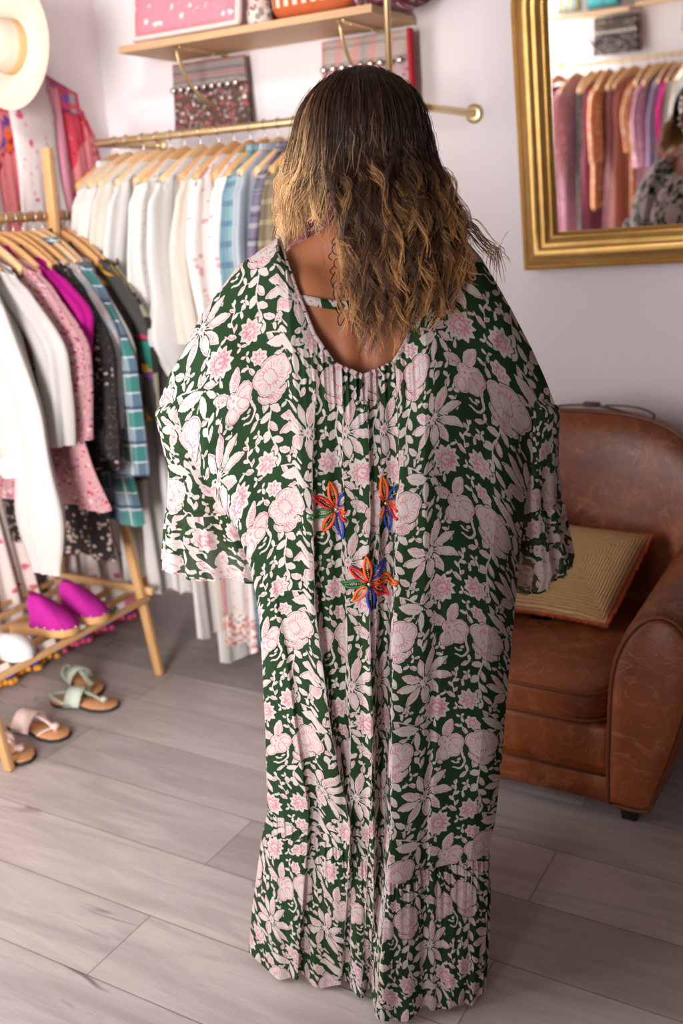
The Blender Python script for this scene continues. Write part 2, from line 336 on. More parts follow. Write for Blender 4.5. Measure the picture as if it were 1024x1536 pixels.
# ---- gold mirror
GOLD = M('gilded_wood', .44, .85); _v = GOLD.coord(scale=(8, 8, 8)); GOLD.col(GOLD.mix(GOLD.noise(_v, 2, 5), '#c08f45', '#e6c37f')); GOLD.bump(GOLD.noise(_v, 12, 4), .06, .003); GOLD = GOLD.m
GOLDD = plain('gilded_bead', '#b98a3c', .42, .85, .15, 40)
def mirror():
    B = v3(-1.092, 3.062, 1.295); c, t = radians(1.5), radians(4.0); W, Hh, R0 = .95, .92, .2
    yw = radians(.75); ex = unit(v3(cos(c), -sin(yw), sin(c))); uq = v3(-sin(c), 0, cos(c)); eu = uq * cos(t) + v3(0, -sin(t), 0); eu = unit(eu - ex * (ex @ eu)); eo = unit(np.cross(ex, eu)); eo = eo if eo[1] < 0 else -eo
    th = empty('wall_mirror', B, 'arched gold-framed mirror hung on the white wall above the leather armchair', 'mirror')
    def outline(d):
        R = max(R0 - d, .02); P = [(d, d)]
        for q in np.linspace(0, 1, 12)[1:]: P.append((d, d + (Hh - R0 - d) * q))
        for a in np.linspace(0, pi / 2, 15)[1:]: P.append((R0 - R * cos(a), Hh - R0 + R * sin(a)))
        for q in np.linspace(0, 1, 8)[1:]: P.append((R0 + (W - 2 * R0) * q, Hh - d))
        for a in np.linspace(0, pi / 2, 15)[1:]: P.append((W - R0 + R * sin(a), Hh - R0 + R * cos(a)))
        for q in np.linspace(0, 1, 12)[1:]: P.append((W - d, Hh - R0 - (Hh - R0 - d) * q))
        return A(P)
    prof = [(0, 0), (0, .018), (.004, .022), (.012, .022), (.014, .026), (.022, .03), (.03, .04), (.036, .045), (.044, .052), (.054, .054), (.062, .05), (.067, .042), (.07, .041), (.078, .041), (.084, .036), (.09, .028), (.094, .026), (.1, .027), (.106, .02), (.108, .008)]
    X3 = lambda p, h: B + ex * p[:, :1] + eu * p[:, 1:2] + eo * h
    V = np.concatenate([X3(outline(d), h) for d, h in prof]); n = len(outline(0)); F = grid(len(prof), n, True)
    fr = mk('frame', V, F[:, ::-1], GOLD, th)
    md = fr.modifiers.new('edge', 'EDGE_SPLIT'); md.split_angle = radians(38)
    g = M('mirror_silver', .0, 1.); g.col((.93, .93, .93)); ins = outline(.104)
    mk('glass', X3(ins, .010), [list(range(len(ins)))], g.m, th, False)
    for d, h, r, nm in ((.0075, .024, .0042, 'outer_beading'), (.1, .029, .0042, 'inner_beading')):
        O_ = outline(d); O_ = np.concatenate([O_, O_[:1]]); L = np.concatenate([[0], np.cumsum(np.linalg.norm(np.diff(O_, axis=0), axis=1))])
        u = np.arange(0, L[-1], r * 2.1); P = np.stack([np.interp(u, L, O_[:, 0]), np.interp(u, L, O_[:, 1])], 1); C = X3(P, h)
        bv, bf = ball((0, 0, 0), r, 5); bv = bv.reshape(-1, 3); bf = A(bf)
        mk(nm, (C[:, None] + bv[None]).reshape(-1, 3), (bf[None] + (np.arange(len(C)) * len(bv))[:, None, None]).reshape(-1, 4), GOLDD, th)
mirror()

# ---- leather armchair
LEA = M('brown_leather', .42, 0, .5); _v = LEA.coord()
_a = LEA.noise(_v, 3.2, 5, .6, .6); _b = LEA.noise(_v, 14, 5, .65, 1.5)
_c = LEA.mix(LEA.ramp(_a, .32, .7), '#5f2b13', '#8d4922'); _c = LEA.mix(LEA.math('MULTIPLY', LEA.ramp(_b, .52, .75), .5), _c, '#a0663d')
_w = LEA.math('ABSOLUTE', LEA.math('SUBTRACT', LEA.noise(_v, 6, 4, .6, 2.5), .5)); _c = LEA.mix(LEA.math('MULTIPLY', LEA.math('SUBTRACT', 1., LEA.ramp(_w, 0., .02)), .3), _c, '#b98254')
LEA.col(_c); LEA.set(LEA.b.inputs['Roughness'], LEA.math('MULTIPLY_ADD', _b, .3, .28)); LEA.bump(LEA.noise(_v, 160, 4, .6, .5), .22, .003); LEA = LEA.m
LEAP = plain('leather_piping', '#6b371f', .4, 0, .1, 30); DARKW = plain('dark_wood_foot', '#1d1512', .45)
def armchair():
    cx, y0, yb = -.86, 2.18, 3.02
    t = empty('leather_armchair', (cx, 2.6, 0), 'worn brown leather club armchair behind the woman, under the mirror', 'armchair')
    # arms: loft of a drop-shaped section
    base = A([(-.098, .055), (-.1, .2), (-.098, .36), (-.088, .45), (-.062, .52), (-.02, .572), (.03, .59), (.078, .565), (.108, .505), (.112, .43), (.09, .32), (.058, .2), (.025, .1), (.0, .055)])
    sec = catmull(np.concatenate([base, base[:1]]), 61)[:-1]
    for s in (1, -1):
        ax = cx + s * .378; ys = [2.18, 2.19, 2.22, 2.32, 2.45, 2.6, 2.75, 2.88, 2.95]
        V = []
        for k, y in enumerate(ys):
            f = (y - 2.18) / .77; sc = (.93 if k == 0 else .985 if k == 1 else 1.)
            P = sec.copy(); cz = .35; P[:, 1] = cz + (P[:, 1] - cz) * sc; P[:, 0] *= sc
            P[:, 1] += .055 * f * sstep(.3, .6, P[:, 1]); P[:, 0] = P[:, 0] * (1 + .12 * f) + .02 * f
            # local x: negative = inner side
            V.append(np.stack([ax + s * P[:, 0], np.full(60, y), P[:, 1]], 1))
        V = np.concatenate(V); F = grid(len(ys), 60, True)
        F = F.tolist() + [list(range(60))[::-1], list(range((len(ys) - 1) * 60, len(ys) * 60))]
        a = mk('arm', V, F, LEA, t)
        # raised front facing panel and its piping
        P = sec * 1.0; c0 = P.mean(0); Q = c0 + (P - c0) * A([.84, .93]); rings = []
        for f, y in ((1., 2.181), (1., 2.172), (.96, 2.167), (.6, 2.162), (.05, 2.16)):
            R_ = c0 + (Q - c0) * f; rings.append(np.stack([ax + s * R_[:, 0], np.full(60, y), R_[:, 1]], 1))
        Fp = grid(5, 60, True).tolist() + [list(range(240, 300))]
        mk('front_panel', np.concatenate(rings), Fp, LEA, a)
        pp = np.stack([ax + s * (c0 + (P - c0) * A([.9, .955]))[:, 0], np.full(60, 2.176), (c0 + (P - c0) * A([.9, .955]))[:, 1]], 1)
        mk('piping', *tube(pp, .0055, 6, True), LEAP, a)
    # back: thick curved arch
    n, m = 40, 64; T = np.linspace(-pi / 2 + .001, pi / 2 - .001, n); Ph = np.linspace(0, 2 * pi, m, endpoint=False)
    f = lambda x, e: np.sign(x) * np.abs(x) ** e
    # outline in XZ by Ph, depth by T
    X = .45 * f(np.cos(Ph), .62)[None] * f(np.cos(T), .35)[:, None]; Z = .415 * f(np.sin(Ph), .78)[None] * f(np.cos(T), .35)[:, None]; Y = .1 * f(np.sin(T), .6)[:, None] * np.ones(m)
    Zw = Z + .475; Xw = X; Yw = 2.925 + Y - .16 * (np.abs(X) / .45) ** 2.2 + .05 * (Zw - .5)
    mk('backrest', np.stack([cx + Xw, Yw, Zw], -1).reshape(-1, 3), grid(n, m, True), LEA, t)
    k = np.where(np.sin(Ph) > -.35)[0]; k = np.roll(k, -int(np.where(np.diff(k) > 1)[0][0] + 1)) if (np.diff(k) > 1).any() else k
    Pp = np.stack([cx + Xw[n // 2 - 2][k] * 1.002, Yw[n // 2 - 2][k], Zw[n // 2 - 2][k] * 1.002], -1)
    mk('back_piping', *tube(Pp, .0055, 6), LEAP, t)
    # base rail, apron, seat cushion
    w = .565
    mk('base_rail', *rbox((cx, 2.52, .095), (w + .02, .66, .08), .012, None, 3), LEA, t)
    mk('apron', *rbox((cx, 2.55, .19), (w, .68, .13), .02, None, 3), LEA, t)
    n2, m2 = 26, 60; V, F = superell((0, 0, 0), (.285, .36, .055), .32, n2, m2)
    V[:, 2] += .022 * np.maximum(0, 1 - (V[:, 0] / .28) ** 2) * np.maximum(0, 1 - (V[:, 1] / .36) ** 2) * (V[:, 2] > 0)
    V += A([cx, 2.545, .305]); sc_ = mk('seat_cushion', V, F, LEA, t)
    Pm = A([(x, y) for x, y in [(.283 * np.sign(cos(a)) * abs(cos(a)) ** .25, .356 * np.sign(sin(a)) * abs(sin(a)) ** .25) for a in np.linspace(0, 2 * pi, 80, endpoint=False)]])
    for zz in (.342, .27): mk('piping', *tube(np.stack([cx + Pm[:, 0], 2.545 + Pm[:, 1], np.full(80, zz)], 1), .005, 6, True), LEAP, sc_)
    mk('seam_piping', *tube([(cx - .28, 2.185, .137), (cx + .28, 2.185, .137)], .004, 6), LEAP, t)
    for x, y in ((-.385, 2.245), (.33, 2.245), (-.36, 2.9), (.36, 2.9)):
        V, F = rbox((cx + x, y, .03), (.05, .05, .062), .004); V[:, :2] = A([cx + x, y]) + (V[:, :2] - A([cx + x, y])) * (1 - .25 * (1 - V[:, 2:] / .06))
        mk('foot', V, F, DARKW, t)
armchair()

# ---- straw cushion with rust fringe
def cushion():
    BL, BR, TR, TL = v3(-1.07, 2.47, .405), v3(-.672, 2.51, .392), v3(-.612, 2.735, .585), v3(-1.03, 2.73, .607)
    t = empty('woven_cushion', (BL + BR) / 2, 'straw-coloured woven rectangular cushion with rust red edging on the armchair seat', 'cushion')
    m = M('woven_jute', .95, 0, .1); u, v, _ = m.sep(m.coord('UV'))
    a = m.math('MULTIPLY', m.math('ABSOLUTE', m.math('SUBTRACT', u, .5)), 2.); b = m.math('MULTIPLY', m.math('ABSOLUTE', m.math('SUBTRACT', v, .5)), 2.)
    # coils: rectangular rings
    ax = m.math('MULTIPLY', m.math('SUBTRACT', 1., a), .205); bx = m.math('MULTIPLY', m.math('SUBTRACT', 1., b), .145); r = m.math('MINIMUM', ax, bx)
    wob = m.math('MULTIPLY', m.noise(m.coord('UV'), 8, 2), .006)
    wv_ = m.math('SINE', m.math('MULTIPLY', m.math('ADD', r, wob), 820.)); nz = m.noise(m.coord('UV', scale=(30, 30, 1)), 6, 4)
    c = m.mix(m.ramp(wv_, -.9, .6), '#d29a58', '#f8cb8f'); c = m.mix(m.math('MULTIPLY', nz, .5), c, '#fbdcae')
    c = m.mix(m.math('MULTIPLY', m.math('LESS_THAN', m.noise(m.coord('UV', scale=(1, 8, 1)), 9, 2), .36), .55), c, '#b98645')
    m.col(c); m.bump(m.math('ADD', wv_, m.math('MULTIPLY', nz, 1.5)), .9, .006)
    n = 44; U, W_ = np.meshgrid(np.linspace(0, 1, n), np.linspace(0, 1, n)); bul = (np.clip(1 - (2 * U - 1) ** 4, 0, 1) * np.clip(1 - (2 * W_ - 1) ** 4, 0, 1)) ** .6
    pin = .018 * (1 - (2 * U - 1) ** 2) * 1.0
    def surf(s):
        P = ((1 - U) * (1 - W_))[..., None] * BL + (U * (1 - W_))[..., None] * BR + (U * W_)[..., None] * TR + ((1 - U) * W_)[..., None] * TL
        nn = unit(np.cross(BR - BL, TL - BL)); upd = unit(TL - BL)
        P = P + nn * (s * .052 * bul)[..., None] + upd * (.012 * np.sin(pi * U) * (1 - 2 * W_))[..., None] * -1. * -1
        return P.reshape(-1, 3)
    V1, V2 = surf(1), surf(-1); F = grid(n, n)
    V = np.concatenate([V1, V2]); FF = np.concatenate([F, F[:, ::-1] + n * n]); uv = np.stack([np.tile(U.ravel(), 2), np.tile(W_.ravel(), 2)], 1)
    mk('cover', V, FF, m.m, t, uv=uv)
    rim = np.concatenate([surf(0).reshape(n, n, 3)[0, :], surf(0).reshape(n, n, 3)[1:, -1], surf(0).reshape(n, n, 3)[-1, -2::-1], surf(0).reshape(n, n, 3)[-2:0:-1, 0]])
    RU = plain('rust_yarn', '#9a4526', .9, 0, .2, 60); q = MB(); q.add(tube(rim, .005, 6, True))
    for i in range(0, len(rim)):
        p = rim[i]; d = unit(p - surf(0).mean(0)); 
        for k in range(3):
            pp = p + (rim[(i + 1) % len(rim)] - p) * k / 3; q.add(ball(pp + d * .004 + rng.normal(0, .0015, 3), .0045, 4))
    q.build('fringe', RU, t)
cushion()
def chair_strap():
    m = plain('dark_leather_strap', '#4a2f22', .5, 0, .15, 30)
    t = empty('leather_strap', (-.8, 2.95, .9), 'narrow dark brown leather strap looped over the top of the armchair back', 'strap')
    def ribbon(P, w, h):
        P = catmull(P, 40); b = tube(P, w, 8, flat=h); return b
    y = 2.95
    mk('band', *ribbon([(-1.0, y, .885), (-.93, y, .898), (-.85, y - .01, .904), (-.79, y - .02, .9), (-.73, y - .03, .888), (-.675, y - .035, .874)], .008, .45), m, t)
    mk('loop', *ribbon([(-.8, y - .02, .908), (-.74, y - .03, .91), (-.69, y - .04, .906), (-.655, y - .045, .892), (-.66, y - .045, .878), (-.7, y - .04, .876), (-.76, y - .03, .888)], .006, .45), m, t)
    mk('keeper', *rbox((-.845, y - .012, .907), (.05, .024, .014), .004), m, t)
chair_strap()

# ---- pine clothes rack with shoe shelf
def rack():
    x, yn, yf = -2.43, 1.735, 2.415
    t = empty('clothes_rack', (x, 2.08, 0), 'pine A-frame clothes rack with a slatted shoe shelf by the left wall', 'clothes rack')
    for y in (yn, yf):
        lg = lambda s, z: v3(x + s * (.244 - .155 * z), y, z)
        mk('leg', *bar(lg(1, 0.002), lg(1, 1.5), .03, .022, .003, (0, 1, 0)), PINEZ, t); mk('post', *bar((x + .02, y, 1.46), (x + .035, y, 1.735), .032, .022, .003, (0, 1, 0)), PINEZ, t)
        mk('leg', *bar(lg(-1, 0.002) + v3(0, .024, 0), lg(-1, 1.52) + v3(0, .024, 0), .03, .022, .003, (0, 1, 0)), PINEZ, t)
        mk('cross_bar', *bar((x - .235, y + (.022 if y == yf else -.0), .30), (x + .235, y + (.022 if y == yf else 0), .30), .018, .026, .003), PINEX, t)
    mk('rod', *tube([(x, yn - .02, 1.535), (x, yf + .10, 1.535)], .0145, 14), PINEY, t)
    for k, (dx, dz) in enumerate(((.222, .277), (.135, .277), (.045, .277), (-.05, .277), (-.14, .277), (-.22, .277))):
        mk('shelf_slat', *bar((x + dx, yn, dz), (x + dx, yf + .01, dz), .018, .018, .003), PINEY, t)
rack()

# ---- shoes
def shoe_outline(L, Wt, Wh, n=40):
    t = np.linspace(0, 1, n); P = [(0, 0)]
    w = lambda u: np.interp(u, [0, .06, .2, .45, .68, .85, .95, 1], [0, .62 * Wh, Wh, .8 * Wh, Wt, .93 * Wt, .6 * Wt, 0])
    off = lambda u: .012 * np.sin(pi * u)
    a = [(u * L, w(u) / 2 + off(u)) for u in t]; b = [(u * L, -w(u) / 2 + off(u) * .4) for u in t[::-1]]
    return A(a + b[1:-1])
def place(V, p, ang):
    c, s = cos(ang), sin(ang); V = np.asarray(V, float); return np.stack([p[0] + c * V[:, 0] - s * V[:, 1], p[1] + s * V[:, 0] + c * V[:, 1], p[2] + V[:, 2]], 1)
def sole(L, Wt, Wh, prof):
    O2 = shoe_outline(L, Wt, Wh); c = O2.mean(0); R_ = []
    for f, z in prof: Q = c + (O2 - c) * f; R_.append(np.stack([Q[:, 0], Q[:, 1], np.full(len(Q), z)], 1))
    n = len(O2); V = np.concatenate(R_); return V, grid(len(prof), n, True).tolist() + [list(range(n))[::-1], list(range((len(prof) - 1) * n, len(prof) * n))]
TAN = plain('tan_leather', '#d39a6c', .55, 0, .12, 25); MINT = plain('mint_leather', '#b9c4b4', .6, 0, .12, 40); PINKL = plain('pale_pink_leather', '#e6cbc2', .55, 0, .08, 40); SOLE = plain('dark_sole', '#2c2320', .7)
FUX = plain('fuchsia_suede', '#a3127f', .85, 0, .12, 30, .2); CLOGW = plain('clog_wood', '#c99a62', .5, 0, .12, 18); STUD = plain('steel_stud', '#d8d2c8', .25, 1)
def sandal(p, ang, mat, label, kind):
    t = empty('sandal', p, label, 'sandal', 'sandals on the floor under the rack'); L = .245
    mk('sole', place((S := sole(L, .092, .066, [(.97, .0), (1., .003), (1., .009), (.98, .012)]))[0], p, ang), S[1], SOLE, t)
    mk('insole', place((S := sole(L * .97, .086, .06, [(1., .011), (1., .014), (.97, .0155)]))[0] + A([.004, 0, 0]), p, ang), S[1], TAN, t)
    def strap(name, P, w, h=.0022):
        P = catmull(A(P), 24); mk(name, place((S := tube(P, w, 8, flat=h / w))[0], p, ang), S[1], mat, t)
    def band(name, x0, hgt, w, half=.044):
        a = np.linspace(0, pi, 20); P = np.stack([x0 + .01 * np.sin(a), half * np.cos(a) + .004, .012 + hgt * np.sin(a)], 1)
        T, N, B = frames(P); off = A([1, 0, 0.]) * w
        V = np.concatenate([P - off * .5, P + off * .5, P + off * .5 + A([0, 0, .003]), P - off * .5 + A([0, 0, .003])]); n = 20
        F = [[k * n + j, k * n + j + 1, ((k + 1) % 4) * n + j + 1, ((k + 1) % 4) * n + j] for k in range(4) for j in range(n - 1)]
        mk(name, place(V, p, ang), F, mat, t)
    if kind == 'mint':
        band('instep_band', .095, .05, .055, .041); strap('toe_strap', [(.12, .006, .055), (.16, .008, .036), (.185, .01, .02), (.192, .01, .015)], .009)
        strap('heel_strap', [(.095, .04, .02), (.05, .036, .03), (.015, .012, .035), (.012, -.006, .035), (.05, -.03, .03), (.095, -.034, .02)], .008)
        mk('ornament', place((S := ball((.19, .01, .026), (.012, .011, .008), 8))[0], p, ang), S[1], mat, t)
    else:
        band('instep_band', .085, .055, .07, .042); strap('toe_strap', [(.115, .006, .058), (.155, .008, .045), (.185, .01, .022), (.19, .01, .014)], .008)
        for q in (-.018, .018): strap('toe_strap', [(.185, .01, .024), (.175, .01 + q, .026), (.16, .008 + 2 * q, .02), (.15, .006 + 2.2 * q, .012)], .006)
        mk('ornament', place((S := ball((.187, .01, .03), (.014, .015, .009), 8))[0], p, ang), S[1], mat, t)
sandal((-2.385, 2.095, .001), radians(16), MINT, 'tan sandal with mint green straps, the nearer one of the mint pair', 'mint')
sandal((-2.50, 2.285, .001), radians(-22), MINT, 'tan sandal with mint green straps, farther back under the shoe shelf', 'mint')
sandal((-2.40, 1.925, .001), radians(4), PINKL, 'tan sandal with pale pink straps, farther from the rack leg', 'pink')
sandal((-2.40, 1.80, .001), radians(-2), PINKL, 'tan sandal with pale pink straps right behind the nearer rack leg', 'pink')
def clog(p, ang, label):
    t = empty('clog', p, label, 'clog', 'fuchsia clogs on the shoe shelf'); L = .235
    mk('wooden_sole', place((S := sole(L, .095, .07, [(.96, .0), (1., .004), (1., .022), (.98, .026)]))[0], p, ang), S[1], CLOGW, t)
    mk('heel_block', place((S := rbox((.035, .004, .002), (.05, .055, .01), .003))[0], p, ang), S[1], CLOGW, t)
    O2 = shoe_outline(L, .097, .074); c = O2.mean(0); n = len(O2); lv = np.linspace(0, 1, 12); rings = []
    for q in lv:
        a = q * pi / 2; f = cos(a) ** .8; P = A([L * .66, c[1]]) + (O2 - A([L * .66, c[1]])) * max(f, .03)
        u = np.clip(P[:, 0] / L, 0, 1); hz = .026 + (.055 + .06 * (1 - sstep(.35, .95, u))) * sin(a)
        rings.append(np.stack([P[:, 0] - .02 * sin(a), P[:, 1], hz], 1))
    V = np.concatenate(rings); F = grid(12, n, True)
    cen = V[F].mean(1); F = F[(cen[:, 0] > .085)]
    mk('upper', place(V, p, ang), F, FUX, t)
    st = MB()
    for i in range(0, n, 5):
        if O2[i, 0] > .1: st.add(ball((O2[i, 0], O2[i, 1], .03), .004, 5))
    o = st.build('studs', STUD, t); o.data.transform(Matrix.Identity(4))
    co = A([v.co[:] for v in o.data.vertices]) + A(p); co = place(co, p, ang) - A(p)
    o.data.vertices.foreach_set('co', co.astype(np.float32).ravel()); o.data.update()
clog((-2.41, 2.0, .291), radians(20), 'fuchsia suede clog with wooden sole, nearer on the shoe shelf')
clog((-2.40, 2.135, .291), radians(14), 'fuchsia suede clog with wooden sole, farther on the shoe shelf')
WSH = plain('white_canvas', '#e9e4e2', .8, 0, .04, 30)
def slipper(p, ang, label):
    t = empty('slipper', p, label, 'shoe', 'white slippers on the shoe shelf')
    mk('sole', place((S := sole(.23, .09, .066, [(.98, .0), (1., .004), (1., .012), (.97, .015)]))[0], p, ang), S[1], WSH, t)
    O2 = shoe_outline(.23, .092, .07); n = len(O2); rings = []
    for q in np.linspace(0, 1, 8):
        a = q * pi / 2; P = A([.15, .004]) + (O2 - A([.15, .004])) * max(cos(a) ** .8, .03); rings.append(np.stack([P[:, 0], P[:, 1], .015 + .05 * sin(a) * np.ones(n)], 1))
    V = np.concatenate(rings); F = grid(8, n, True); F = F[V[F].mean(1)[:, 0] > .09]; mk('upper', place(V, p, ang), F, WSH, t)
slipper((-2.42, 1.86, .289), radians(6), 'white slipper beside the fuchsia clogs')

# ---- things on the near shelf
ZS = 2.0595
def cushion_bag(name, label, cat, x0, x1, y, z0, h, th, mat, edge, lean=.0, group=None):
    t = empty(name, ((x0 + x1) / 2, y, z0), label, cat, group)
    n = 26; U, W_ = np.meshgrid(np.linspace(0, 1, n), np.linspace(0, 1, n)); b = (np.clip(1 - (2 * U - 1) ** 6, 0, 1) * np.clip(1 - (2 * W_ - 1) ** 6, 0, 1)) ** .5
    P = lambda s: np.stack([x0 + (x1 - x0) * U, y + lean * W_ + s * th * b, z0 + .004 + h * W_], -1).reshape(-1, 3)
    F = grid(n, n); mk('body', np.concatenate([P(-1), P(1)]), np.concatenate([F, F[:, ::-1] + n * n]), mat, t, uv=np.tile(np.stack([(U * (x1 - x0)).ravel(), (W_ * h).ravel()], 1), (2, 1)))
    r = P(0).reshape(n, n, 3); rim = np.concatenate([r[0], r[1:, -1], r[-1, -2::-1], r[-2:0:-1, 0]])
    if edge is not None: mk('border', *tube(rim, .016, 8, True, flat=.6), edge, t)
    return t
PKB = cloth('pink_bag_cloth', '#e58a98', 'dots', 0, dots=[((.9, .75, .72), 26, .2), ((.82, .4, .45), 40, .12)])
t = cushion_bag('shoulder_bag', 'pink embroidered bag with a pale border standing at the left end of the shelf', 'bag', -2.375, -1.955, 2.86, ZS + .018, .24, .035, PKB, cloth('cream_bag_edge', '#e8d6ce', None, 0), .05)
mk('handle_opening', *tube(A([(-2.165 + .075 * cos(a), 2.845, 2.243 + .05 * sin(a)) for a in np.linspace(0, 2 * pi, 30, endpoint=False)]), .009, 8, True), cloth('rim_pink', '#e9a6ac', None, 0), t)
TIN = M('patterned_tin', .5); _u = TIN.coord('Object'); TIN.col(TIN.mix(TIN.math('LESS_THAN', TIN.vor(_u, 45), .42), '#d8cfc6', '#8d8379')); TIN = TIN.m
TIN2 = M('patterned_tin_red', .5); _u = TIN2.coord('Object'); TIN2.col(TIN2.mix(TIN2.math('LESS_THAN', TIN2.vor(_u, 55), .45), '#c9b9b2', '#a04848')); TIN2 = TIN2.m
tag(mk('trinket_box', *lathe([(.001, 0), (.038, 0), (.04, .004), (.04, .05), (.038, .054), (.001, .054)], (-1.9, 2.9, ZS)), TIN, None, loc=(-1.9, 2.9, ZS)), 'pale patterned round box under a smaller red one on the shelf', 'box')
tag(mk('trinket_box', *lathe([(.001, 0), (.034, 0), (.036, .004), (.036, .09), (.034, .094), (.001, .094)], (-1.9, 2.9, ZS + .055)), TIN2, None, loc=(-1.9, 2.9, ZS + .055)), 'red patterned round box stacked on a pale one on the shelf', 'box')
tag(mk('rolled_scarf', *lathe([(.001, 0), (.05, .0), (.062, .02), (.06, .1), (.045, .16), (.001, .18)], (-1.93, 3.0, ZS)), cloth('dark_red_cloth', '#8f2530', None, 0), None, loc=(-1.93, 3.0, ZS)), 'dark red cloth bundle behind the round boxes', 'scarf')
TER = M('terracotta_pouch', .75); _u = TER.coord('Generated'); _x, _y, _z = TER.sep(_u); _q = TER.math('FRACT', TER.math('MULTIPLY', _x, 9.))
TER.col(TER.mix(TER.math('MULTIPLY', TER.math('LESS_THAN', _q, .5), TER.math('LESS_THAN', TER.math('ABSOLUTE', TER.math('SUBTRACT', _z, .38)), .1)), TER.mix(TER.noise(_u, 6), '#c4642f', '#a84a20'), '#e6cfba')); TER = TER.m
t = empty('pouch', (-1.7, 2.92, ZS), 'terracotta orange pouch with a row of pale motifs on the shelf', 'pouch')
mk('body', *superell((-1.7, 2.92, ZS + .075), (.145, .07, .075), .55), TER, t); mk('strap', *tube(catmull([(-1.82, 2.9, ZS + .1), (-1.78, 2.87, ZS + .17), (-1.66, 2.87, ZS + .17), (-1.6, 2.9, ZS + .1)], 20), .008, 8), plain('pouch_strap', '#8a3d1c', .6), t)
MAR = cloth('maroon_textile', '#6f3440', 'dots', 0, dots=[((.55, .3, .36), 60, .35), ((.16, .1, .12), 45, .3)])
t = empty('pouch', (-1.5, 2.95, ZS), 'maroon textured clutch bag at the right end of the shelf', 'bag')
V, F = superell((-1.475, 2.95, ZS + .07), (.14, .075, .07), .6); mk('body', V, F, MAR, t, uv=V[:, [0, 2]]); mk('zip', *tube([(-1.6, 2.885, ZS + .1), (-1.36, 2.885, ZS + .1)], .006, 6), plain('zip_dark', '#2c2226', .5), t)

# ---- bags hung on the wall below the shelf
def hung_bag(xl, xr, y, zt, zb, label, mats, s=-1, lean=0):
    t = empty('textile_bag', ((xl + xr) / 2, y, zt), label, 'bag')
    n = 24; U, W_ = np.meshgrid(np.linspace(0, 1, n), np.linspace(0, 1, n)); b = (np.clip(1 - (2 * U - 1) ** 6, 0, 1)) ** .5 * np.clip(1 - W_ ** 8, 0, 1) ** .5 * (.3 + .7 * (1 - W_))
    def part(nm, a, c, th, mat):
        Wp = a + (c - a) * W_; P = lambda k: np.stack([xl - .012 * (1 - Wp) + (xr - xl + .024 * (1 - Wp)) * U, y + k * th * (.25 + b), zb + (zt - zb) * Wp], -1).reshape(-1, 3)
        F = grid(n, n); rimF = [[j, j + 1, n * n + j + 1, n * n + j] for j in range(n - 1)]
        mk(nm, np.concatenate([P(s), P(-s * .2)]), F.tolist() + (F[:, ::-1] + n * n).tolist() + rimF, mat, t, uv=np.tile(np.stack([(U * (xr - xl)).ravel(), (Wp * (zt - zb)).ravel()], 1), (2, 1)))
    part('body', 0, .62, .035, mats[0]); part('band', .62, 1, .032, mats[1])
    q = MB()
    for i in range(9):
        q.add(ball((xl + .02 + (xr - xl - .04) * i / 8, y + s * .045, zb + (zt - zb) * .6), (.011, .006, .011), 6))
    q.build('coin_trim', mats[2], t); return t
SEQ = cloth('sequined_cloth', '#5d4a44', 'dots', 0, dots=[('#a8555a', 70, .38), ('#8e8a88', 55, .3), ('#e3d9d6', 38, .2)]); GRB = cloth('grey_stripe_band', '#9a908c', 'plaid', 0, bands=[('#6b6361', .03, .35, 0, 1), ('#c46a68', .045, .18, .3, 1)])
COIN = plain('tin_coin', '#cfc8c2', .3, .9)
hung_bag(-2.372, -2.068, 3.05, 2.02, 1.80, 'grey and red sequined textile bag hung under the left part of the shelf', (SEQ, GRB, COIN))
SEQ2 = cloth('pink_kilim', '#b8a0a0', 'dots', 0, dots=[('#c77b88', 50, .35), ('#6d6a74', 60, .25)]); GRB2 = cloth('kilim_band', '#b9ada6', 'plaid', 0, bands=[('#d98a80', .06, .4, 0, 0), ('#8c8580', .05, .2, .2, 1)])
b2 = hung_bag(-1.765, -1.455, 3.05, 2.02, 1.80, 'pink and grey kilim bag hung under the shelf behind the hair', (SEQ2, GRB2, COIN))
mk('red_edge', *bar((-1.447, 3.03, 2.02), (-1.443, 3.03, 1.80), .012, .03, .003, (0, 1, 0)), cloth('red_edge', '#b8323c', None, 0), b2)
# reflected side
DKB = cloth('dark_mirrorwork', '#4a4442', 'dots', 0, dots=[('#b9aeb0', 55, .3), ('#8a5a4a', 40, .2)]); hung_bag(-2.2, -1.9, -1.25, 2.03, 1.8, 'dark patterned bag seen in the mirror under a shelf', (DKB, cloth('dark_band', '#57504c', 'dots', 0, dots=[('#c9b48a', 40, .25)]), COIN), 1)
MUL = cloth('multi_bag', '#b0a68f', 'dots', 0, dots=[('#8c5a6e', 45, .35), ('#4f6f5c', 60, .3), ('#c99a4a', 50, .2)]); hung_bag(-1.62, -1.36, -1.25, 2.05, 1.88, 'multicoloured patterned bag seen at the edge of the mirror', (MUL, MUL, COIN), 1)
TQ = cloth('turquoise_cloth', '#5bb5b5', 'plaid', 0, bands=[('#4a8fa8', .1, .3, 0, 0)]); cushion_bag('shoulder_bag', 'turquoise bag on a shelf seen at the top of the mirror', 'bag', -2.2, -1.98, -1.12, 2.069 + .012, .2, .05, TQ, None)
ST = cloth('blue_yellow_stripe', '#8ab2d6', 'plaid', 0, op=1., bands=[('#e8d26a', .05, .4, 0, 0), ('#e9e6e0', .05, .15, .5, 0)]); cushion_bag('tote_bag', 'blue and yellow striped bag beside the turquoise bag in the mirror', 'bag', -2.42, -2.24, -1.12, 2.069 + .012, .22, .05, ST, None)
HP = cloth('hot_pink_cloth', '#e2559a', None, 0); cushion_bag('pouch', 'hot pink pouch on a shelf seen at the top edge of the mirror', 'pouch', -1.78, -1.62, -1.12, 2.086 + .012, .1, .04, HP, None)

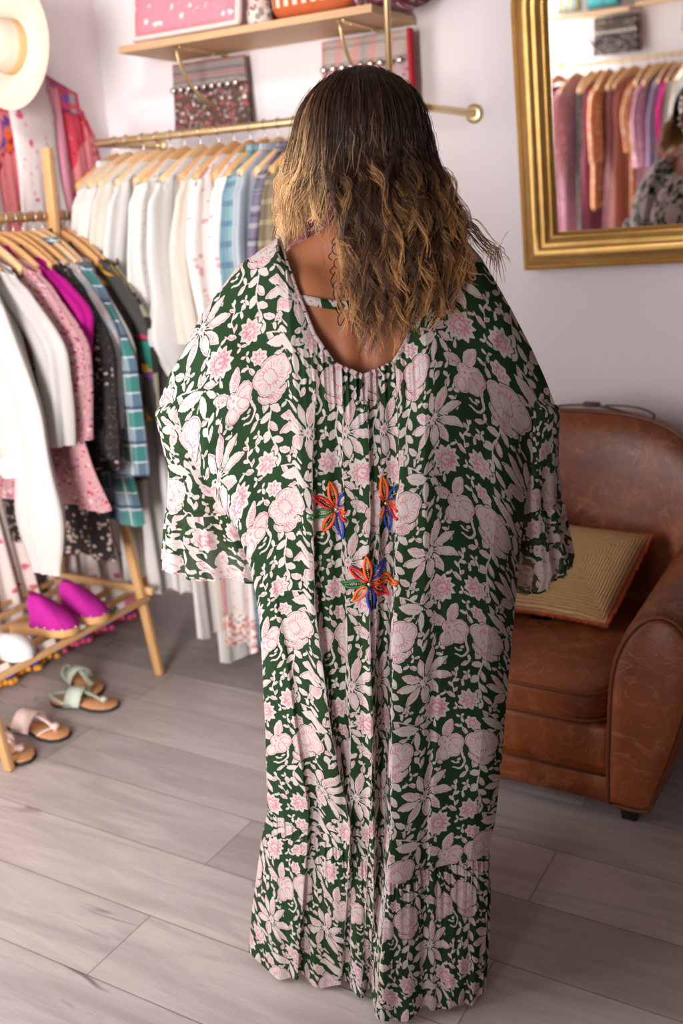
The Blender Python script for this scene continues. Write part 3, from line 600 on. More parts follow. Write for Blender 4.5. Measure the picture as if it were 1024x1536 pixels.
# ---- hat on the left wall
def hat():
    c = v3(-2.545, 2.50, 2.04); t = empty('brimmed_hat', c, 'cream wide-brimmed hat hung high on the left wall above the kimono', 'hat')
    m = plain('cream_felt', '#dccdb9', .9, 0, .04, 30, .1); ax = unit(v3(-.12, -.98, .10))
    V, F = lathe([(0.0782, 0.0171), (0.1012, 0.0038), (0.1380, 0.0000), (0.1748, 0.0114), (0.1840, 0.0190), (0.1840, 0.0228), (0.1748, 0.0152), (0.1380, 0.0047), (0.1012, 0.0085), (0.0782, 0.0228)], c + ax * .005, ax, 48); mk('brim', V, F, m, t)
    V, F = lathe([(0.0828, 0.0095), (0.0791, 0.0285), (0.0764, 0.0665), (0.0708, 0.0997), (0.0589, 0.1159), (0.0276, 0.1102), (0.0009, 0.1026)], c + ax * .005, ax, 40); mk('crown', V, F, m, t)
    V, F = lathe([(0.0823, 0.0171), (0.0814, 0.0285), (0.0796, 0.0456), (0.0777, 0.0475)], c + ax * .006, ax, 40); mk('hat_band', V, F, plain('tan_ribbon', '#cfa878', .7), t)
hat()
t = empty('wall_hook', (-2.75, 2.535, 2.06), 'brass hook on the left wall holding the cream hat', 'hook')
mk('peg', *tube(catmull([(-2.749, 2.535, 2.06), (-2.62, 2.53, 2.065), (-2.55, 2.53, 2.075), (-2.535, 2.53, 2.10)], 16), .006, 8), BRASS, t)
mk('plate', *lathe([(.001, .006), (.018, .006), (.02, .0), (.001, .0)], (-2.7495, 2.535, 2.06), (1, 0, 0), 20), BRASS, t)

# ================================================================== garments on hangers
def hanger(P, a, what, where, grp, sh=.2, pale=False, rod_r=.0125):
    """wooden hanger: P = centre of the rod above it"""
    P = A(P, float); a = unit(a)
    n = np.cross(a, v3(0, 0, 1))
    t = empty('clothes_hanger', P, 'wooden hanger of ' + what, 'hanger', grp)
    u = np.linspace(-1, 1, 33); c = np.abs(u) ** 1.35; z = -.062 - .085 * c
    C = P + a * (u * sh * .96)[:, None] + n * (.018 * np.abs(u) ** 2)[:, None] + v3(0, 0, 1) * z[:, None]
    hh = .026 - .011 * np.abs(u); tt = .008 + .003 * np.abs(u)
    q = np.linspace(0, 2 * pi, 10, endpoint=False); f = lambda x: np.sign(x) * np.abs(x) ** .6
    V = C[:, None] + v3(0, 0, 1) * (hh[:, None] * f(np.sin(q)))[..., None] + n * (tt[:, None] * f(np.cos(q)))[..., None]
    mk('bar', V.reshape(-1, 3), grid(33, 10, True).tolist() + [list(range(10)), list(range(320, 330))], HANGL if pale else HANG, t)
    g = rod_r + .003; th = np.linspace(radians(-50), radians(200), 16)
    H = [P + a * (g * cos(x)) + v3(0, 0, g * sin(x)) for x in th]
    hk = [P + v3(0, 0, -.045), P + v3(0, 0, -.03)] + [P + a * (g * cos(x)) + v3(0, 0, g * sin(x)) for x in np.linspace(radians(-80), radians(190), 14)]
    mk('hook', *tube(catmull(hk, 40), .0016, 6), WIRE, t)
    return t

def garment(name, label, cat, P, a, mat, L=.7, sh=.2, hem=.24, th=.022, neck=.095, sl=None, smat=None, collar=None, trim=None, seed=0, fold=.014, strap=False, group=None, nf=5, off=0., puff=0., front=None, splay=.045):
    """P rod centre; a unit shoulder direction; L length below the shoulder"""
    P = A(P, float); a = unit(a); n = np.cross(a, v3(0, 0, 1)); r = np.random.default_rng(seed + 11)
    t = empty(name, P + v3(0, 0, -.08), label, cat, group); up_ = v3(0, 0, 1)
    z0 = -.078
    R, Mm = 46, 72
    prof = [(0, neck, .016), (.02, neck + .03, .018)] + [(.022 + .062 * q, neck + .03 + (sh + .012 - neck - .03) * q ** .9, .019 + .003 * q) for q in (.25, .5, .75, 1)]
    if strap: prof = [(0.03, .09, .014), (.06, .13, .017), (.12, .165, .02), (.2, sh * .9, .022)]
    zz = A([p[0] for p in prof]); hw = A([p[1] for p in prof]); tt = A([p[2] for p in prof])
    zb = np.linspace(zz[-1], L, R - len(prof) + 1)[1:]; q = (zb - zz[-1]) / (L - zz[-1])
    hw = np.concatenate([hw, hw[-1] + (-.012 * np.sin(pi * np.minimum(q * 2.2, 1))) + (hem - hw[-1]) * q ** 1.3]); tt = np.concatenate([tt, tt[-1] + (th - tt[-1]) * q]); zz = np.concatenate([zz, zb])
    q = np.concatenate([np.zeros(len(prof)), q]); thg = np.linspace(0, 2 * pi, Mm, endpoint=False)
    ph = r.uniform(0, 6.28, 6); ca = np.cos(thg); sa = np.sin(thg); sgn = lambda x, e: np.sign(x) * np.abs(x) ** e
    X = hw[:, None] * sgn(ca, .85); fa = fold * sstep(.0, .6, q)[:, None]
    fl = np.sin(nf * 1.9 * X / .2 + ph[0] + .5 * q[:, None]) + .6 * np.sin(nf * 3.3 * X / .2 + ph[1] - q[:, None]) + .35 * np.sin(nf * 6.1 * X / .2 + ph[2] + 1.4 * q[:, None])
    fl2 = np.sin(nf * 2.1 * X / .2 + ph[3]) + .6 * np.sin(nf * 3.7 * X / .2 + ph[4]) + .3 * np.sin(nf * 5.3 * X / .2 + ph[5])
    Yv = tt[:, None] * sgn(sa, .8) + fa * np.where(sa > 0, fl, -fl2) * np.abs(sa) ** .5 + .6 * fa * fl * .6
    X = X + off * q[:, None] ** 1.2 + .006 * np.sin(9 * zz + ph[0])[:, None] * q[:, None]
    Zv = (z0 - zz)[:, None] + .006 * np.sin(5 * thg + ph[2])[None] * (q[:, None] > .97)
    V = P + a * X[..., None] + n * Yv[..., None] + up_ * Zv[..., None]
    arc = np.concatenate([[0], np.cumsum(np.linalg.norm(np.diff(V[R // 2], axis=0), axis=1))])
    uv = np.stack([np.tile(arc, (R, 1)), -np.tile(zz[:, None], (1, Mm)) + 10], -1).reshape(-1, 2)
    mk('body', V.reshape(-1, 3), grid(R, Mm, True), mat, t, uv=uv)
    if trim:   # hem border and neck edge as their own band
        tm, tw = trim; k = np.where(zz > L - tw)[0]; k = np.concatenate([[k[0] - 1], k])
        cen = V[k].mean(1, keepdims=True); W_ = cen + (V[k] - cen) * 1.0 + (n * .0022)[None, None] * np.sign(Yv[k])[..., None] + a * (.002 * np.sign(ca))[None, :, None]
        mk('hem_border', W_.reshape(-1, 3), grid(len(k), Mm, True), tm, t, uv=uv.reshape(R, Mm, 2)[k].reshape(-1, 2))
    if front:  # front edging strip running down the shoulder-side edge
        fm, wd = front; j = np.arange(Mm - 3, Mm + 4) % Mm; W_ = V[2:, j] + a * .003
        mk('edge_trim', W_.reshape(-1, 3), grid(R - 2, 7), fm, t, uv=uv.reshape(R, Mm, 2)[2:][:, j].reshape(-1, 2))
    if collar is not None:
        cm, chh = collar; k = np.linspace(0, 1, 6); thc = thg
        V2 = A([P + up_ * (z0 + chh * (.25 + .75 * sin(pi * min(x * .6 + .1, 1))) - .03 * x) + a * ((neck + .012 * x) * np.cos(thc))[:, None] + n * ((.018 + .012 * x) * np.sin(thc))[:, None] for x in k])
        mk('collar', V2.reshape(-1, 3), grid(6, Mm, True), cm, t, uv=np.stack([np.tile(arc, (6, 1)), np.tile(k[:, None] * .05, (1, Mm))], -1).reshape(-1, 2))
    if sl:
        ln, wd = sl; rows, m = 30, 28; q2 = np.linspace(0, 1, rows); th2 = np.linspace(0, 2 * pi, m, endpoint=False)
        for s in (1, -1):
            pr = r.uniform(0, 6.28, 4)
            cx = s * (sh - .03 + (splay + .02 * r.random()) * sstep(0, .5, q2) - .02 * q2 ** 2); cz = z0 - .055 - ln * q2
            ra = (wd * .5) * (1 - .25 * q2) * (.55 + .45 * sstep(0, .12, q2)); rb = .022 + .006 * q2
            if puff: ra = ra * (1 + puff * np.exp(-((q2 - .8) / .13) ** 2) - .35 * puff * sstep(.9, 1, q2)); rb = rb * (1 + puff * np.exp(-((q2 - .8) / .13) ** 2) - .4 * puff * sstep(.9, 1, q2))
            wr = .0015 * np.sin(9 * q2[:, None] + 2 * np.cos(th2)[None] + pr[0]) + .010 * np.sin(3 * th2[None] + pr[1] + 2 * q2[:, None]) * q2[:, None] + .005 * np.sin(5 * th2[None] + pr[2]) + .0035 * np.sin(9 * th2[None] + pr[3] + 3 * q2[:, None]) * q2[:, None] ** .5
            Vs = P + a * (cx[:, None] + (ra[:, None] + wr) * np.cos(th2))[..., None] + n * ((rb[:, None] + wr) * np.sin(th2) + .012 * np.sin(2.5 * q2 + pr[3])[:, None])[..., None] + up_ * (cz[:, None] + .02 * s * np.cos(th2)[None] * (1 - q2[:, None]) ** 4 * -1)[..., None]
            uvs = np.stack([np.tile(th2 * wd / 4, (rows, 1)), np.tile(-q2[:, None] * ln, (1, m)) + 5], -1).reshape(-1, 2)
            mk('sleeve', Vs.reshape(-1, 3), grid(rows, m, True), smat or mat, t, uv=uvs)
    return t

# cloths
W0 = cloth('soft_white_voile', '#c6c1bd'); W1 = cloth('white_cotton', '#dedad7'); W2 = cloth('ivory_cotton', '#ddd4c8'); W3 = cloth('white_lace', '#dfdad6', 'dots', dots=[('#c9bfb5', 90, .3)])
W4 = cloth('white_pink_print', '#efe6e2', 'dots', dots=[('#dba9ad', 28, .2), ('#9fb0a0', 35, .12)])
BORD = cloth('embroidered_border', '#ece2da', 'dots', .1, dots=[('#c8787c', 60, .42), ('#7f98a0', 70, .3), ('#dfa05a', 50, .25)])
DUSTR = cloth('dusty_red_braid', '#b98384', None, .1); TEALP = cloth('teal_plaid', '#8fb0b8', 'plaid', bands=[('#4c7f92', .05, .35, 0, 0), ('#4c6b8c', .06, .3, .2, 1), ('#d8dfe0', .05, .12, .6, 0)])
BLUEG = cloth('grey_blue', '#b4bcc2', 'plaid', bands=[('#8c99a8', .02, .4, 0, 0)]); PURP = cloth('purple_plaid', '#8d8796', 'plaid', bands=[('#5c5a72', .06, .35, 0, 0), ('#b6aeb6', .05, .3, .2, 1), ('#4a4a60', .07, .15, .4, 1)])
OLIV = cloth('olive_plaid', '#8d8069', 'plaid', bands=[('#5d5140', .05, .35, 0, 0), ('#b8a98a', .06, .25, .2, 1)]); CREAMP = cloth('cream_check', '#d8c8b4', 'plaid', bands=[('#a88d78', .04, .3, 0, 0), ('#a88d78', .04, .3, 0, 1)])
MAGP = cloth('magenta_plaid', '#a04a68', 'plaid', bands=[('#5b3550', .05, .35, 0, 0), ('#cf8f9c', .06, .2, .2, 1)]); ORNG = cloth('orange_hem_cloth', '#d9822b', None, .1)
PKPP = cloth('pink_edge', '#d98093', None, .1); STONE = cloth('stone_linen', '#ded6cc')
Y_ = v3(0, -1, 0); RX = lambda x: v3(x, 2.745, 1.764)
RAILG = 'garments on the brass rail behind the woman'; RAILH = 'wooden hangers on the brass rail behind the woman'
onr = ' on the brass rail'
rail = [
 ('blouse', 'white lace blouse on the brass rail beside the red kimono', 'blouse', W3, dict(L=1.05, hem=.26, sl=(.52, .13), collar=(W3, .03), seed=1)),
 ('dress', 'white dress with a pink hem on the brass rail', 'dress', W1, dict(L=1.47, hem=.28, sl=(.5, .14), seed=2, trim=(PKPP, .02))),
 ('dress', 'ivory dress with an orange hem on the brass rail', 'dress', W2, dict(L=1.45, hem=.27, sl=(.45, .13), seed=3, trim=(ORNG, .045))),
 ('dress', 'plain white dress beside the orange-hemmed one on the brass rail', 'dress', W1, dict(L=1.42, hem=.28, sl=(.55, .14), seed=4)),
 ('tunic', 'white tunic with gathered cuffs on the brass rail', 'tunic', W1, dict(L=1.40, hem=.25, sl=(.62, .17), seed=5, puff=.5)),
 ('tunic', 'off-white lace tunic among the white clothes on the brass rail', 'tunic', W3, dict(L=1.41, hem=.25, sl=(.56, .14), seed=6)),
 ('dress', 'white dress whose wide cuff shows above the green sleeve', 'dress', W1, dict(L=1.56, hem=.27, sl=(.6, .2), seed=7, puff=.6)),
 ('dress', 'plain ivory dress reaching nearly to the floor', 'dress', W2, dict(L=1.65, hem=.24, sl=(.5, .13), seed=8, trim=(W1, .08))),
 ('dress', 'white embroidered dress edged with dusty red braid', 'dress', W4, dict(L=1.56, hem=.27, sl=(.48, .13), seed=9, trim=(BORD, .1), front=(DUSTR, .01))),
 ('dress', 'white flower-sprigged dress beside the teal plaid shirt', 'dress', W4, dict(L=1.57, hem=.26, sl=(.46, .13), seed=10, trim=(BORD, .09))),
 ('shirt', 'teal and blue plaid shirt dress on the brass rail', 'shirt', TEALP, dict(L=1.56, hem=.24, sl=(.52, .13), collar=(TEALP, .035), seed=11)),
 ('shirt', 'pale grey blue striped shirt on the brass rail', 'shirt', BLUEG, dict(L=.95, hem=.22, sl=(.52, .13), collar=(BLUEG, .035), seed=12)),
 ('shirt', 'purple grey plaid shirt on the brass rail', 'shirt', PURP, dict(L=.9, hem=.22, sl=(.52, .13), collar=(PURP, .035), seed=13)),
 ('shirt', 'olive brown plaid shirt on the brass rail', 'shirt', OLIV, dict(L=.9, hem=.22, sl=(.52, .13), collar=(OLIV, .035), seed=14)),
 ('shirt', 'cream checked shirt on the brass rail', 'shirt', CREAMP, dict(L=1.46, hem=.24, sl=(.5, .13), collar=(CREAMP, .03), seed=15)),
 ('shirt', 'magenta plaid shirt on the brass rail beside the hair', 'shirt', MAGP, dict(L=.9, hem=.22, sl=(.5, .13), collar=(MAGP, .03), seed=16)),
]
xs = [-2.41, -2.36, -2.29, -2.23, -2.175, -2.12, -2.055, -1.985, -1.925, -1.865, -1.81, -1.76, -1.705, -1.65, -1.60, -1.555]
for (nm, lb, ct, mt, kw), x in zip(rail, xs):
    ang = rng.normal(0, .05); a = v3(sin(ang), -cos(ang), 0)
    garment(nm, lb, ct, RX(x), a, mt, sh=.205, th=.024, fold=.011, group=RAILG, **kw)
    hanger(RX(x), a, 'the ' + lb, '', RAILH, pale=rng.random() < .4)

# ---- left rack
KX = lambda y: v3(-2.43, y, 1.535)
PFL = cloth('pink_floral', '#c9989b', 'dots', dots=[('#dfbfba', 40, .22), ('#b5385f', 62, .27), ('#8a4f8f', 66, .2)]); FUC = cloth('fuchsia_cotton', '#b01880'); BLK = cloth('black_gauze', '#34302f', 'dots', dots=[('#575150', 90, .3)])
BLKL = cloth('black_lace', '#2e2a2a', 'dots', dots=[('#b69f92', 60, .34)]); BLUT = cloth('pale_blue_trim', '#c9c4c8', 'plaid', bands=[('#7fb0c0', .12, .3, 0, 1), ('#d9b8b8', .03, .3, 0, 0)])
GPL = cloth('green_purple_plaid', '#8fa3ab', 'plaid', op=.75, bands=[('#3d5a70', .075, .3, 0, 0), ('#2f7f72', .11, .4, .1, 1), ('#8d86b8', .14, .35, .5, 0), ('#dfe3e4', .075, .07, .5, 0), ('#33475a', .11, .1, .6, 1), ('#dfe3e4', .055, .08, .3, 1)])
GRY = cloth('grey_striped', '#a9a6a4', 'plaid', bands=[('#6f6c6a', .03, .3, 0, 0)]); MULT = cloth('black_multicolour', '#4b4a46', 'blotch', dots=[('#d8a02c', 4, .56), ('#c8325a', 5, .6), ('#2f8070', 6, .6), ('#7e4f96', 4.4, .62)])
OLV = cloth('olive_black_print', '#8f8a74', 'blotch', dots=[('#2d2c28', 9, .5), ('#b3473a', 5, .62)])
RG = 'garments on the pine rack'; RH = 'wooden hangers on the pine rack'
rk = [
 (1.98, 'blouse', 'white blouse with long gathered sleeves on the pine rack', 'blouse', W0, dict(L=.63, hem=.28, sl=(.86, .15), puff=.55, seed=31, off=.03, trim=(W3, .05))),
 (2.045, 'blouse', 'white blouse with lace hem, second on the pine rack', 'blouse', W0, dict(L=.66, hem=.26, sl=(.5, .13), seed=32)),
 (2.125, 'dress', 'pink dress strewn with magenta flowers on the pine rack', 'dress', PFL, dict(L=.76, hem=.34, sl=(.5, .15), seed=33, off=.06)),
 (2.185, 'shirt', 'plain fuchsia shirt on the pine rack', 'shirt', FUC, dict(L=.5, hem=.21, sl=(.32, .12), seed=34)),
 (2.23, 'blouse', 'charcoal black gauze blouse on the pine rack', 'blouse', BLK, dict(L=.78, hem=.24, sl=(.58, .14), seed=35)),
 (2.268, 'blouse', 'black lace blouse with a frilled shoulder on the pine rack', 'blouse', BLKL, dict(L=.98, hem=.26, sl=(.62, .13), seed=36)),
 (2.305, 'shirt', 'pale shirt with light blue bands on the pine rack', 'shirt', BLUT, dict(L=.66, hem=.22, sl=(.5, .13), seed=37)),
 (2.35, 'shirt', 'green, blue and lilac plaid shirt on the pine rack', 'shirt', GPL, dict(L=.88, hem=.30, sl=(.66, .16), collar=(GPL, .03), seed=38, off=.03)),
 (2.388, 'shirt', 'grey striped shirt behind the plaid one on the pine rack', 'shirt', GRY, dict(L=.74, hem=.24, sl=(.55, .13), seed=39)),
 (2.445, 'dress', 'dark dress splashed with yellow, pink and green on the pine rack', 'dress', MULT, dict(L=.76, hem=.25, sl=(.5, .13), seed=40, off=.03)),
 (2.485, 'kimono', 'olive and black printed jacket behind the rack post', 'kimono', OLV, dict(L=.7, hem=.24, sl=(.5, .14), seed=41)),
]
for y, nm, lb, ct, mt, kw in rk:
    ang = rng.normal(-.06, .04); a = v3(cos(ang), sin(ang), 0)
    garment(nm, lb, ct, KX(y), a, mt, sh=.215, th=.018, fold=.008, group=RG, splay=.11, **kw)
    hanger(KX(y), a, 'the ' + lb, '', RH, pale=rng.random() < .5, rod_r=.0145)

# ---- clothes reflected in the mirror: rail on the opposite wall
MPK = cloth('pale_pink_cotton', '#dba6b4', 'dots', dots=[('#e8c8cf', 30, .25)]); MGR = cloth('dark_green_print', '#4f6558', 'dots', dots=[('#a9b8a8', 50, .3)]); MRO = cloth('rose_cotton', '#a8657a'); MOP = cloth('orange_print', '#d9986c', 'dots', dots=[('#ecd0c0', 40, .33), ('#b86a72', 35, .18)])
MDR = cloth('dusty_rose', '#b47f86', 'dots', dots=[('#d8b4b4', 60, .25)]); MLI = cloth('lilac', '#b9a3bd'); MHP = cloth('hot_pink', '#d93a86'); MMA = cloth('maroon', '#6d3f45'); MTN = cloth('terracotta_rose', '#c08478')
MX = lambda x: v3(x, -.95, 1.764); YM = v3(0, 1, 0)
MG = 'garments on the rail seen in the mirror'; MH = 'wooden hangers on the rail seen in the mirror'
mr = [(-2.36, MMA, 'maroon strap top at the edge of the mirror', 'top', .75, None, 0), (-2.235, MPK, 'wide pale pink dress reflected in the mirror', 'dress', 1.1, (.5, .18), 1), (-2.135, MGR, 'dark green patterned dress reflected in the mirror', 'dress', 1.15, None, 2), (-2.075, MRO, 'plain rose dress beside the dark green one in the mirror', 'dress', 1., None, 3),
      (-2.02, MOP, 'orange and pink printed top in the middle of the mirror', 'blouse', .8, (.45, .17), 4), (-1.93, MDR, 'dusty rose dress beside the orange printed top in the mirror', 'dress', 1.1, None, 5), (-1.86, MTN, 'terracotta rose dress in the middle of the mirror', 'dress', 1.1, None, 6), (-1.765, MOP, 'orange printed dress beside the dusty rose one in the mirror', 'dress', 1., (.4, .14), 7),
      (-1.71, MPK, 'pale pink blouse between the orange and lilac clothes in the mirror', 'blouse', .9, (.5, .14), 8), (-1.665, MGR, 'narrow dark green dress beside lilac cloth in the mirror', 'dress', 1., None, 9), (-1.62, MLI, 'lilac blouse reflected in the mirror', 'blouse', .9, (.5, .14), 10), (-1.565, MHP, 'hot pink shirt reflected in the mirror', 'shirt', .8, (.4, .13), 11), (-1.51, W2, 'cream dress beside the hot pink shirt in the mirror', 'dress', 1., (.4, .13), 12)]
for x, mt, lb, ct, L, sl, sd in mr:
    ang = rng.normal(0.35, .12); a = v3(-sin(ang), cos(ang), 0)
    garment(ct if ct != 'top' else 'sleeveless_top', lb, ct, MX(x), a, mt, L=L, sh=.2, hem=.25, th=.024, sl=sl, strap=sl is None, seed=60 + sd, fold=.012, group=MG)
    hanger(MX(x), a, 'the ' + lb, '', MH, pale=True)

# ---- left wall: red kimono, white dresses, long hems to the floor
KIM = cloth('red_kimono_silk', '#d8485c', 'blotch', .1, dots=[('#e88a90', 3.2, .52), ('#b8263e', 5, .58), ('#f0c4b0', 4.2, .62), ('#7a4f9e', 6, .66), ('#3f6a78', 7, .68), ('#e8703c', 5.5, .66)])
KIMB = cloth('patchwork_yoke', '#c85a80', 'plaid', .1, op=.8, bands=[('#6a4fb0', .09, .3, 0, 0), ('#9fc4b4', .13, .2, .3, 0), ('#d84a5a', .05, .4, .2, 1)]); KIMP = cloth('pink_lapel', '#e8a0b4', 'dots', .1, dots=[('#c86aa0', 12, .25)])
WFL = cloth('white_fleck', '#f1e6e4', 'dots', .2, dots=[('#dc6a94', 16, .2), ('#e8b0b8', 24, .18)]); PALEP = cloth('blush_cotton', '#efdcdc')
def wall_kimono():
    yc, x, zt = 2.66, -2.69, 1.99; t = empty('kimono', (x, yc, zt), 'red and pink patterned kimono hanging open on the left wall below the cream hat', 'kimono')
    def sheet(name, pts_l, pts_r, mat, x0, amp=.006, n=30, m=26, thick=True):
        Lp, Rp = catmull(A(pts_l), n), catmull(A(pts_r), n); u = np.linspace(0, 1, m); ph = rng.uniform(0, 6, 3)
        Pm = Lp[:, None] * (1 - u)[None, :, None] + Rp[:, None] * u[None, :, None]
        dep = x0 + amp * (np.sin(Pm[..., 0] * 60 + ph[0] + Pm[..., 1] * 3) + .5 * np.sin(Pm[..., 0] * 110 + ph[1])) * sstep(0, .5, np.linspace(0, 1, n))[:, None]
        V = np.stack([dep, Pm[..., 0], Pm[..., 1]], -1).reshape(-1, 3); V2 = V - A([.004, 0, 0]); F = grid(n, m)
        ring = [i for i in range(m)] + [i * m + m - 1 for i in range(1, n)] + [(n - 1) * m + i for i in range(m - 2, -1, -1)] + [i * m for i in range(n - 2, 0, -1)]
        FF = F.tolist() + (F[:, ::-1] + n * m).tolist() + [[ring[k], ring[(k + 1) % len(ring)], ring[(k + 1) % len(ring)] + n * m, ring[k] + n * m] for k in range(len(ring))]
        uv = np.tile(np.stack([V[:, 1], V[:, 2]], 1), (2, 1)); return mk(name, np.concatenate([V, V2]), FF, mat, t, uv=uv)
    sheet('front_panel', [(yc + .07, zt - .01), (yc + .075, 1.6), (yc + .05, 1.0)], [(yc + .2, zt - .05), (yc + .215, 1.6), (yc + .24, 1.0)], KIM, x + .02)
    sheet('front_panel', [(yc - .2, zt - .05), (yc - .215, 1.6), (yc - .24, 1.0)], [(yc - .07, zt - .01), (yc - .08, 1.6), (yc - .07, 1.0)], KIM, x + .02)
    sheet('back_panel', [(yc - .2, zt - .05), (yc - .21, 1.6), (yc - .24, 1.0)], [(yc + .2, zt - .05), (yc + .21, 1.6), (yc + .24, 1.0)], KIM, x - .03)
    sheet('sleeve', [(yc + .16, zt - .04), (yc + .2, 1.75), (yc + .21, 1.47)], [(yc + .25, zt - .1), (yc + .32, 1.75), (yc + .36, 1.5)], KIM, x + .005, .008)
    sheet('sleeve', [(yc - .25, zt - .1), (yc - .32, 1.75), (yc - .36, 1.5)], [(yc - .16, zt - .04), (yc - .2, 1.75), (yc - .21, 1.47)], KIM, x + .005, .008)
    sheet('yoke', [(yc + .06, zt + .005), (yc + .075, zt - .09)], [(yc + .205, zt - .045), (yc + .215, zt - .12)], KIMB, x + .029, .001, 8)
    sheet('lapel', [(yc + .055, zt), (yc + .07, 1.6), (yc + .05, 1.02)], [(yc + .105, zt - .02), (yc + .115, 1.6), (yc + .1, 1.02)], KIMP, x + .034, .004)
    mk('hanging_loop', *tube([(x, yc, zt - .02), (x, yc, zt + .08), (-2.745, yc, zt + .085)], .002, 6), WIRE, t)
wall_kimono()
garment('dress', 'white dress flecked with pink hanging inside the open red kimono', 'dress', (-2.655, 2.63, 2.03), (0, 1, 0), WFL, L=.95, sh=.085, hem=.14, th=.016, neck=.05, seed=80, fold=.006)
garment('dress', 'blush pink long dress hanging on the left wall beside the kimono', 'dress', (-2.66, 2.30, 1.90), (0, 1, 0), PALEP, L=1.0, sh=.14, hem=.26, th=.02, seed=81, fold=.012, neck=.06)
# long skirts reaching the floor under the rack
FLO = cloth('pale_red_floral', '#ead8d2', 'dots', .15, dots=[('#cf6a78', 22, .22)])
MOTA = cloth('bird_border', '#e9ded6', 'blotch', .05, dots=[('#3f8a68', 7, .6), ('#6a4a8c', 8, .64), ('#d8a040', 7.5, .63), ('#c44a3a', 9, .66)]); BLUB = plain('blue_braid', '#23408f', .8, 0, .2, 40); PNKB = plain('pink_pompom', '#e0567a', .95, 0, .15, 50); YELB = plain('orange_pompom', '#e89a2a', .95, 0, .15, 50)
def skirt(label, y0, y1, x, ztop, sd, pom):
    t = empty('skirt', (x, (y0 + y1) / 2, ztop), label, 'skirt', None); r = np.random.default_rng(sd); ph = r.uniform(0, 6, 4)
    n, m = 40, 60; q = np.linspace(0, 1, n); u = np.linspace(0, 1, m)
    def surf(zr, off=0.):
        qq = (ztop - zr) / (ztop - .03); yc = (y0 + y1) / 2; half = (y1 - y0) / 2 * (.7 + .3 * qq)
        Yg = yc + (2 * u[None] - 1) * half[:, None]; Xg = x + off + (.018 * np.sin(u * 21 + ph[0])[None] + .009 * np.sin(u * 47 + ph[1])[None]) * (.3 + .7 * qq[:, None]) + .03 * qq[:, None]
        return np.stack([Xg, Yg, np.tile(zr[:, None], (1, m))], -1), Yg
    z = np.linspace(ztop, .035, n); Vv, Yg = surf(z); V2 = Vv - A([.05, 0, 0]); F = grid(n, m)
    side = [[i * m, (i + 1) * m, n * m + (i + 1) * m, n * m + i * m] for i in range(n - 1)] + [[i * m + m - 1, (i + 1) * m + m - 1, n * m + (i + 1) * m + m - 1, n * m + i * m + m - 1] for i in range(n - 1)]
    uv = np.tile(np.stack([Yg.ravel(), Vv[..., 2].ravel()], 1), (2, 1))
    mk('body', np.concatenate([Vv.reshape(-1, 3), V2.reshape(-1, 3)]), F.tolist() + (F[:, ::-1] + n * m).tolist() + side, FLO, t, uv=uv)
    zb = np.linspace(.175, .045, 10); Vb, Yb = surf(zb, .004); mk('picture_border', Vb.reshape(-1, 3), grid(10, m), MOTA, t, uv=np.stack([Yb.ravel(), Vb[..., 2].ravel()], 1))
    Ve, _ = surf(A([.042, .036]), .006); mk('braid', *tube(Ve[0], .009, 6), BLUB, t)
    b = MB()
    for i in range(0, m, 2): b.add(ball(Ve[1][i] + A([.006, r.normal(0, .003), -.012]), (.012, .012, .011), 5))
    b.build('pompom_trim', pom, t)
skirt('pale floral skirt edged in blue with orange pompoms under the pine rack', 1.95, 2.36, -2.66, .62, 5, YELB)
skirt('pale floral skirt edged in blue with pink pompoms under the pine rack', 2.40, 2.84, -2.66, .62, 6, PNKB)

# ================================================================== the woman
AZ = radians(29); WO = v3(-sin(AZ) * 1.83, cos(AZ) * 1.83, 0); WX = v3(cos(AZ), sin(AZ), 0); WYv = v3(-sin(AZ), cos(AZ), 0)
def W(P):
    P = np.asarray(P, float); return WO + P[..., :1] * WX + P[..., 1:2] * WYv + P[..., 2:3] * v3(0, 0, 1)
person = empty('person', WO, 'woman seen from behind with long curly hair, wearing a long green floral dress', 'person')

# ---- block print: signed distances (mm) of the pale and the pink shapes on one repeat
TW, TH, TS = 172., 228., .6
_nx, _ny = int(TW / TS), int(TH / TS)
GX, GY = np.meshgrid((np.arange(_nx) + .5) * TW / _nx, (np.arange(_ny) + .5) * TH / _ny)
_wob = lambda x, y, k: np.sin(2 * pi * (3 * k * x / TW + .3)) * np.cos(2 * pi * (2 * k * y / TH)) + .6 * np.sin(2 * pi * (5 * k * y / TH + 2 * k * x / TW))
GXw = GX + .5 * _wob(GX, GY, 2) + .4 * _wob(GX + 31, GY, 6); GYw = GY + .5 * _wob(GX + 57, GY + 40, 2) + .4 * _wob(GX + 11, GY + 70, 6)
WHT_, PNK_ = np.full(GX.shape, 99.), np.full(GX.shape, 99.)
def rel(cx, cy, rot=0.):
    dx = (GXw - cx + TW / 2) % TW - TW / 2; dy = (GYw - cy + TH / 2) % TH - TH / 2; c, s = cos(rot), sin(rot)
    return c * dx + s * dy, -s * dx + c * dy
def add(sd, pink=None, gap=0.):
    """lay one shape over the others, leaving a green gap around it"""
    global WHT_, PNK_
    if gap: k = sd - gap; WHT_ = np.where(k < 0, np.maximum(WHT_, -k), np.maximum(WHT_, -k)); PNK_ = np.maximum(PNK_, -k)
    WHT_ = np.minimum(WHT_, sd)
    if pink is not None: PNK_ = np.minimum(PNK_, np.maximum(pink, sd + .1))
def lsd(cx, cy, ang, L, w, a0=0.):
    x, y = rel(cx, cy, ang); x = x - a0; h, b = L / 2, w / 2; r = (h * h + b * b) / (2 * b); d = r - b; px, py = np.abs(y), np.abs(x - h)
    return np.where((py - h) * d > px * h, np.hypot(px, py - h), np.hypot(px + d, py) - r), x, y
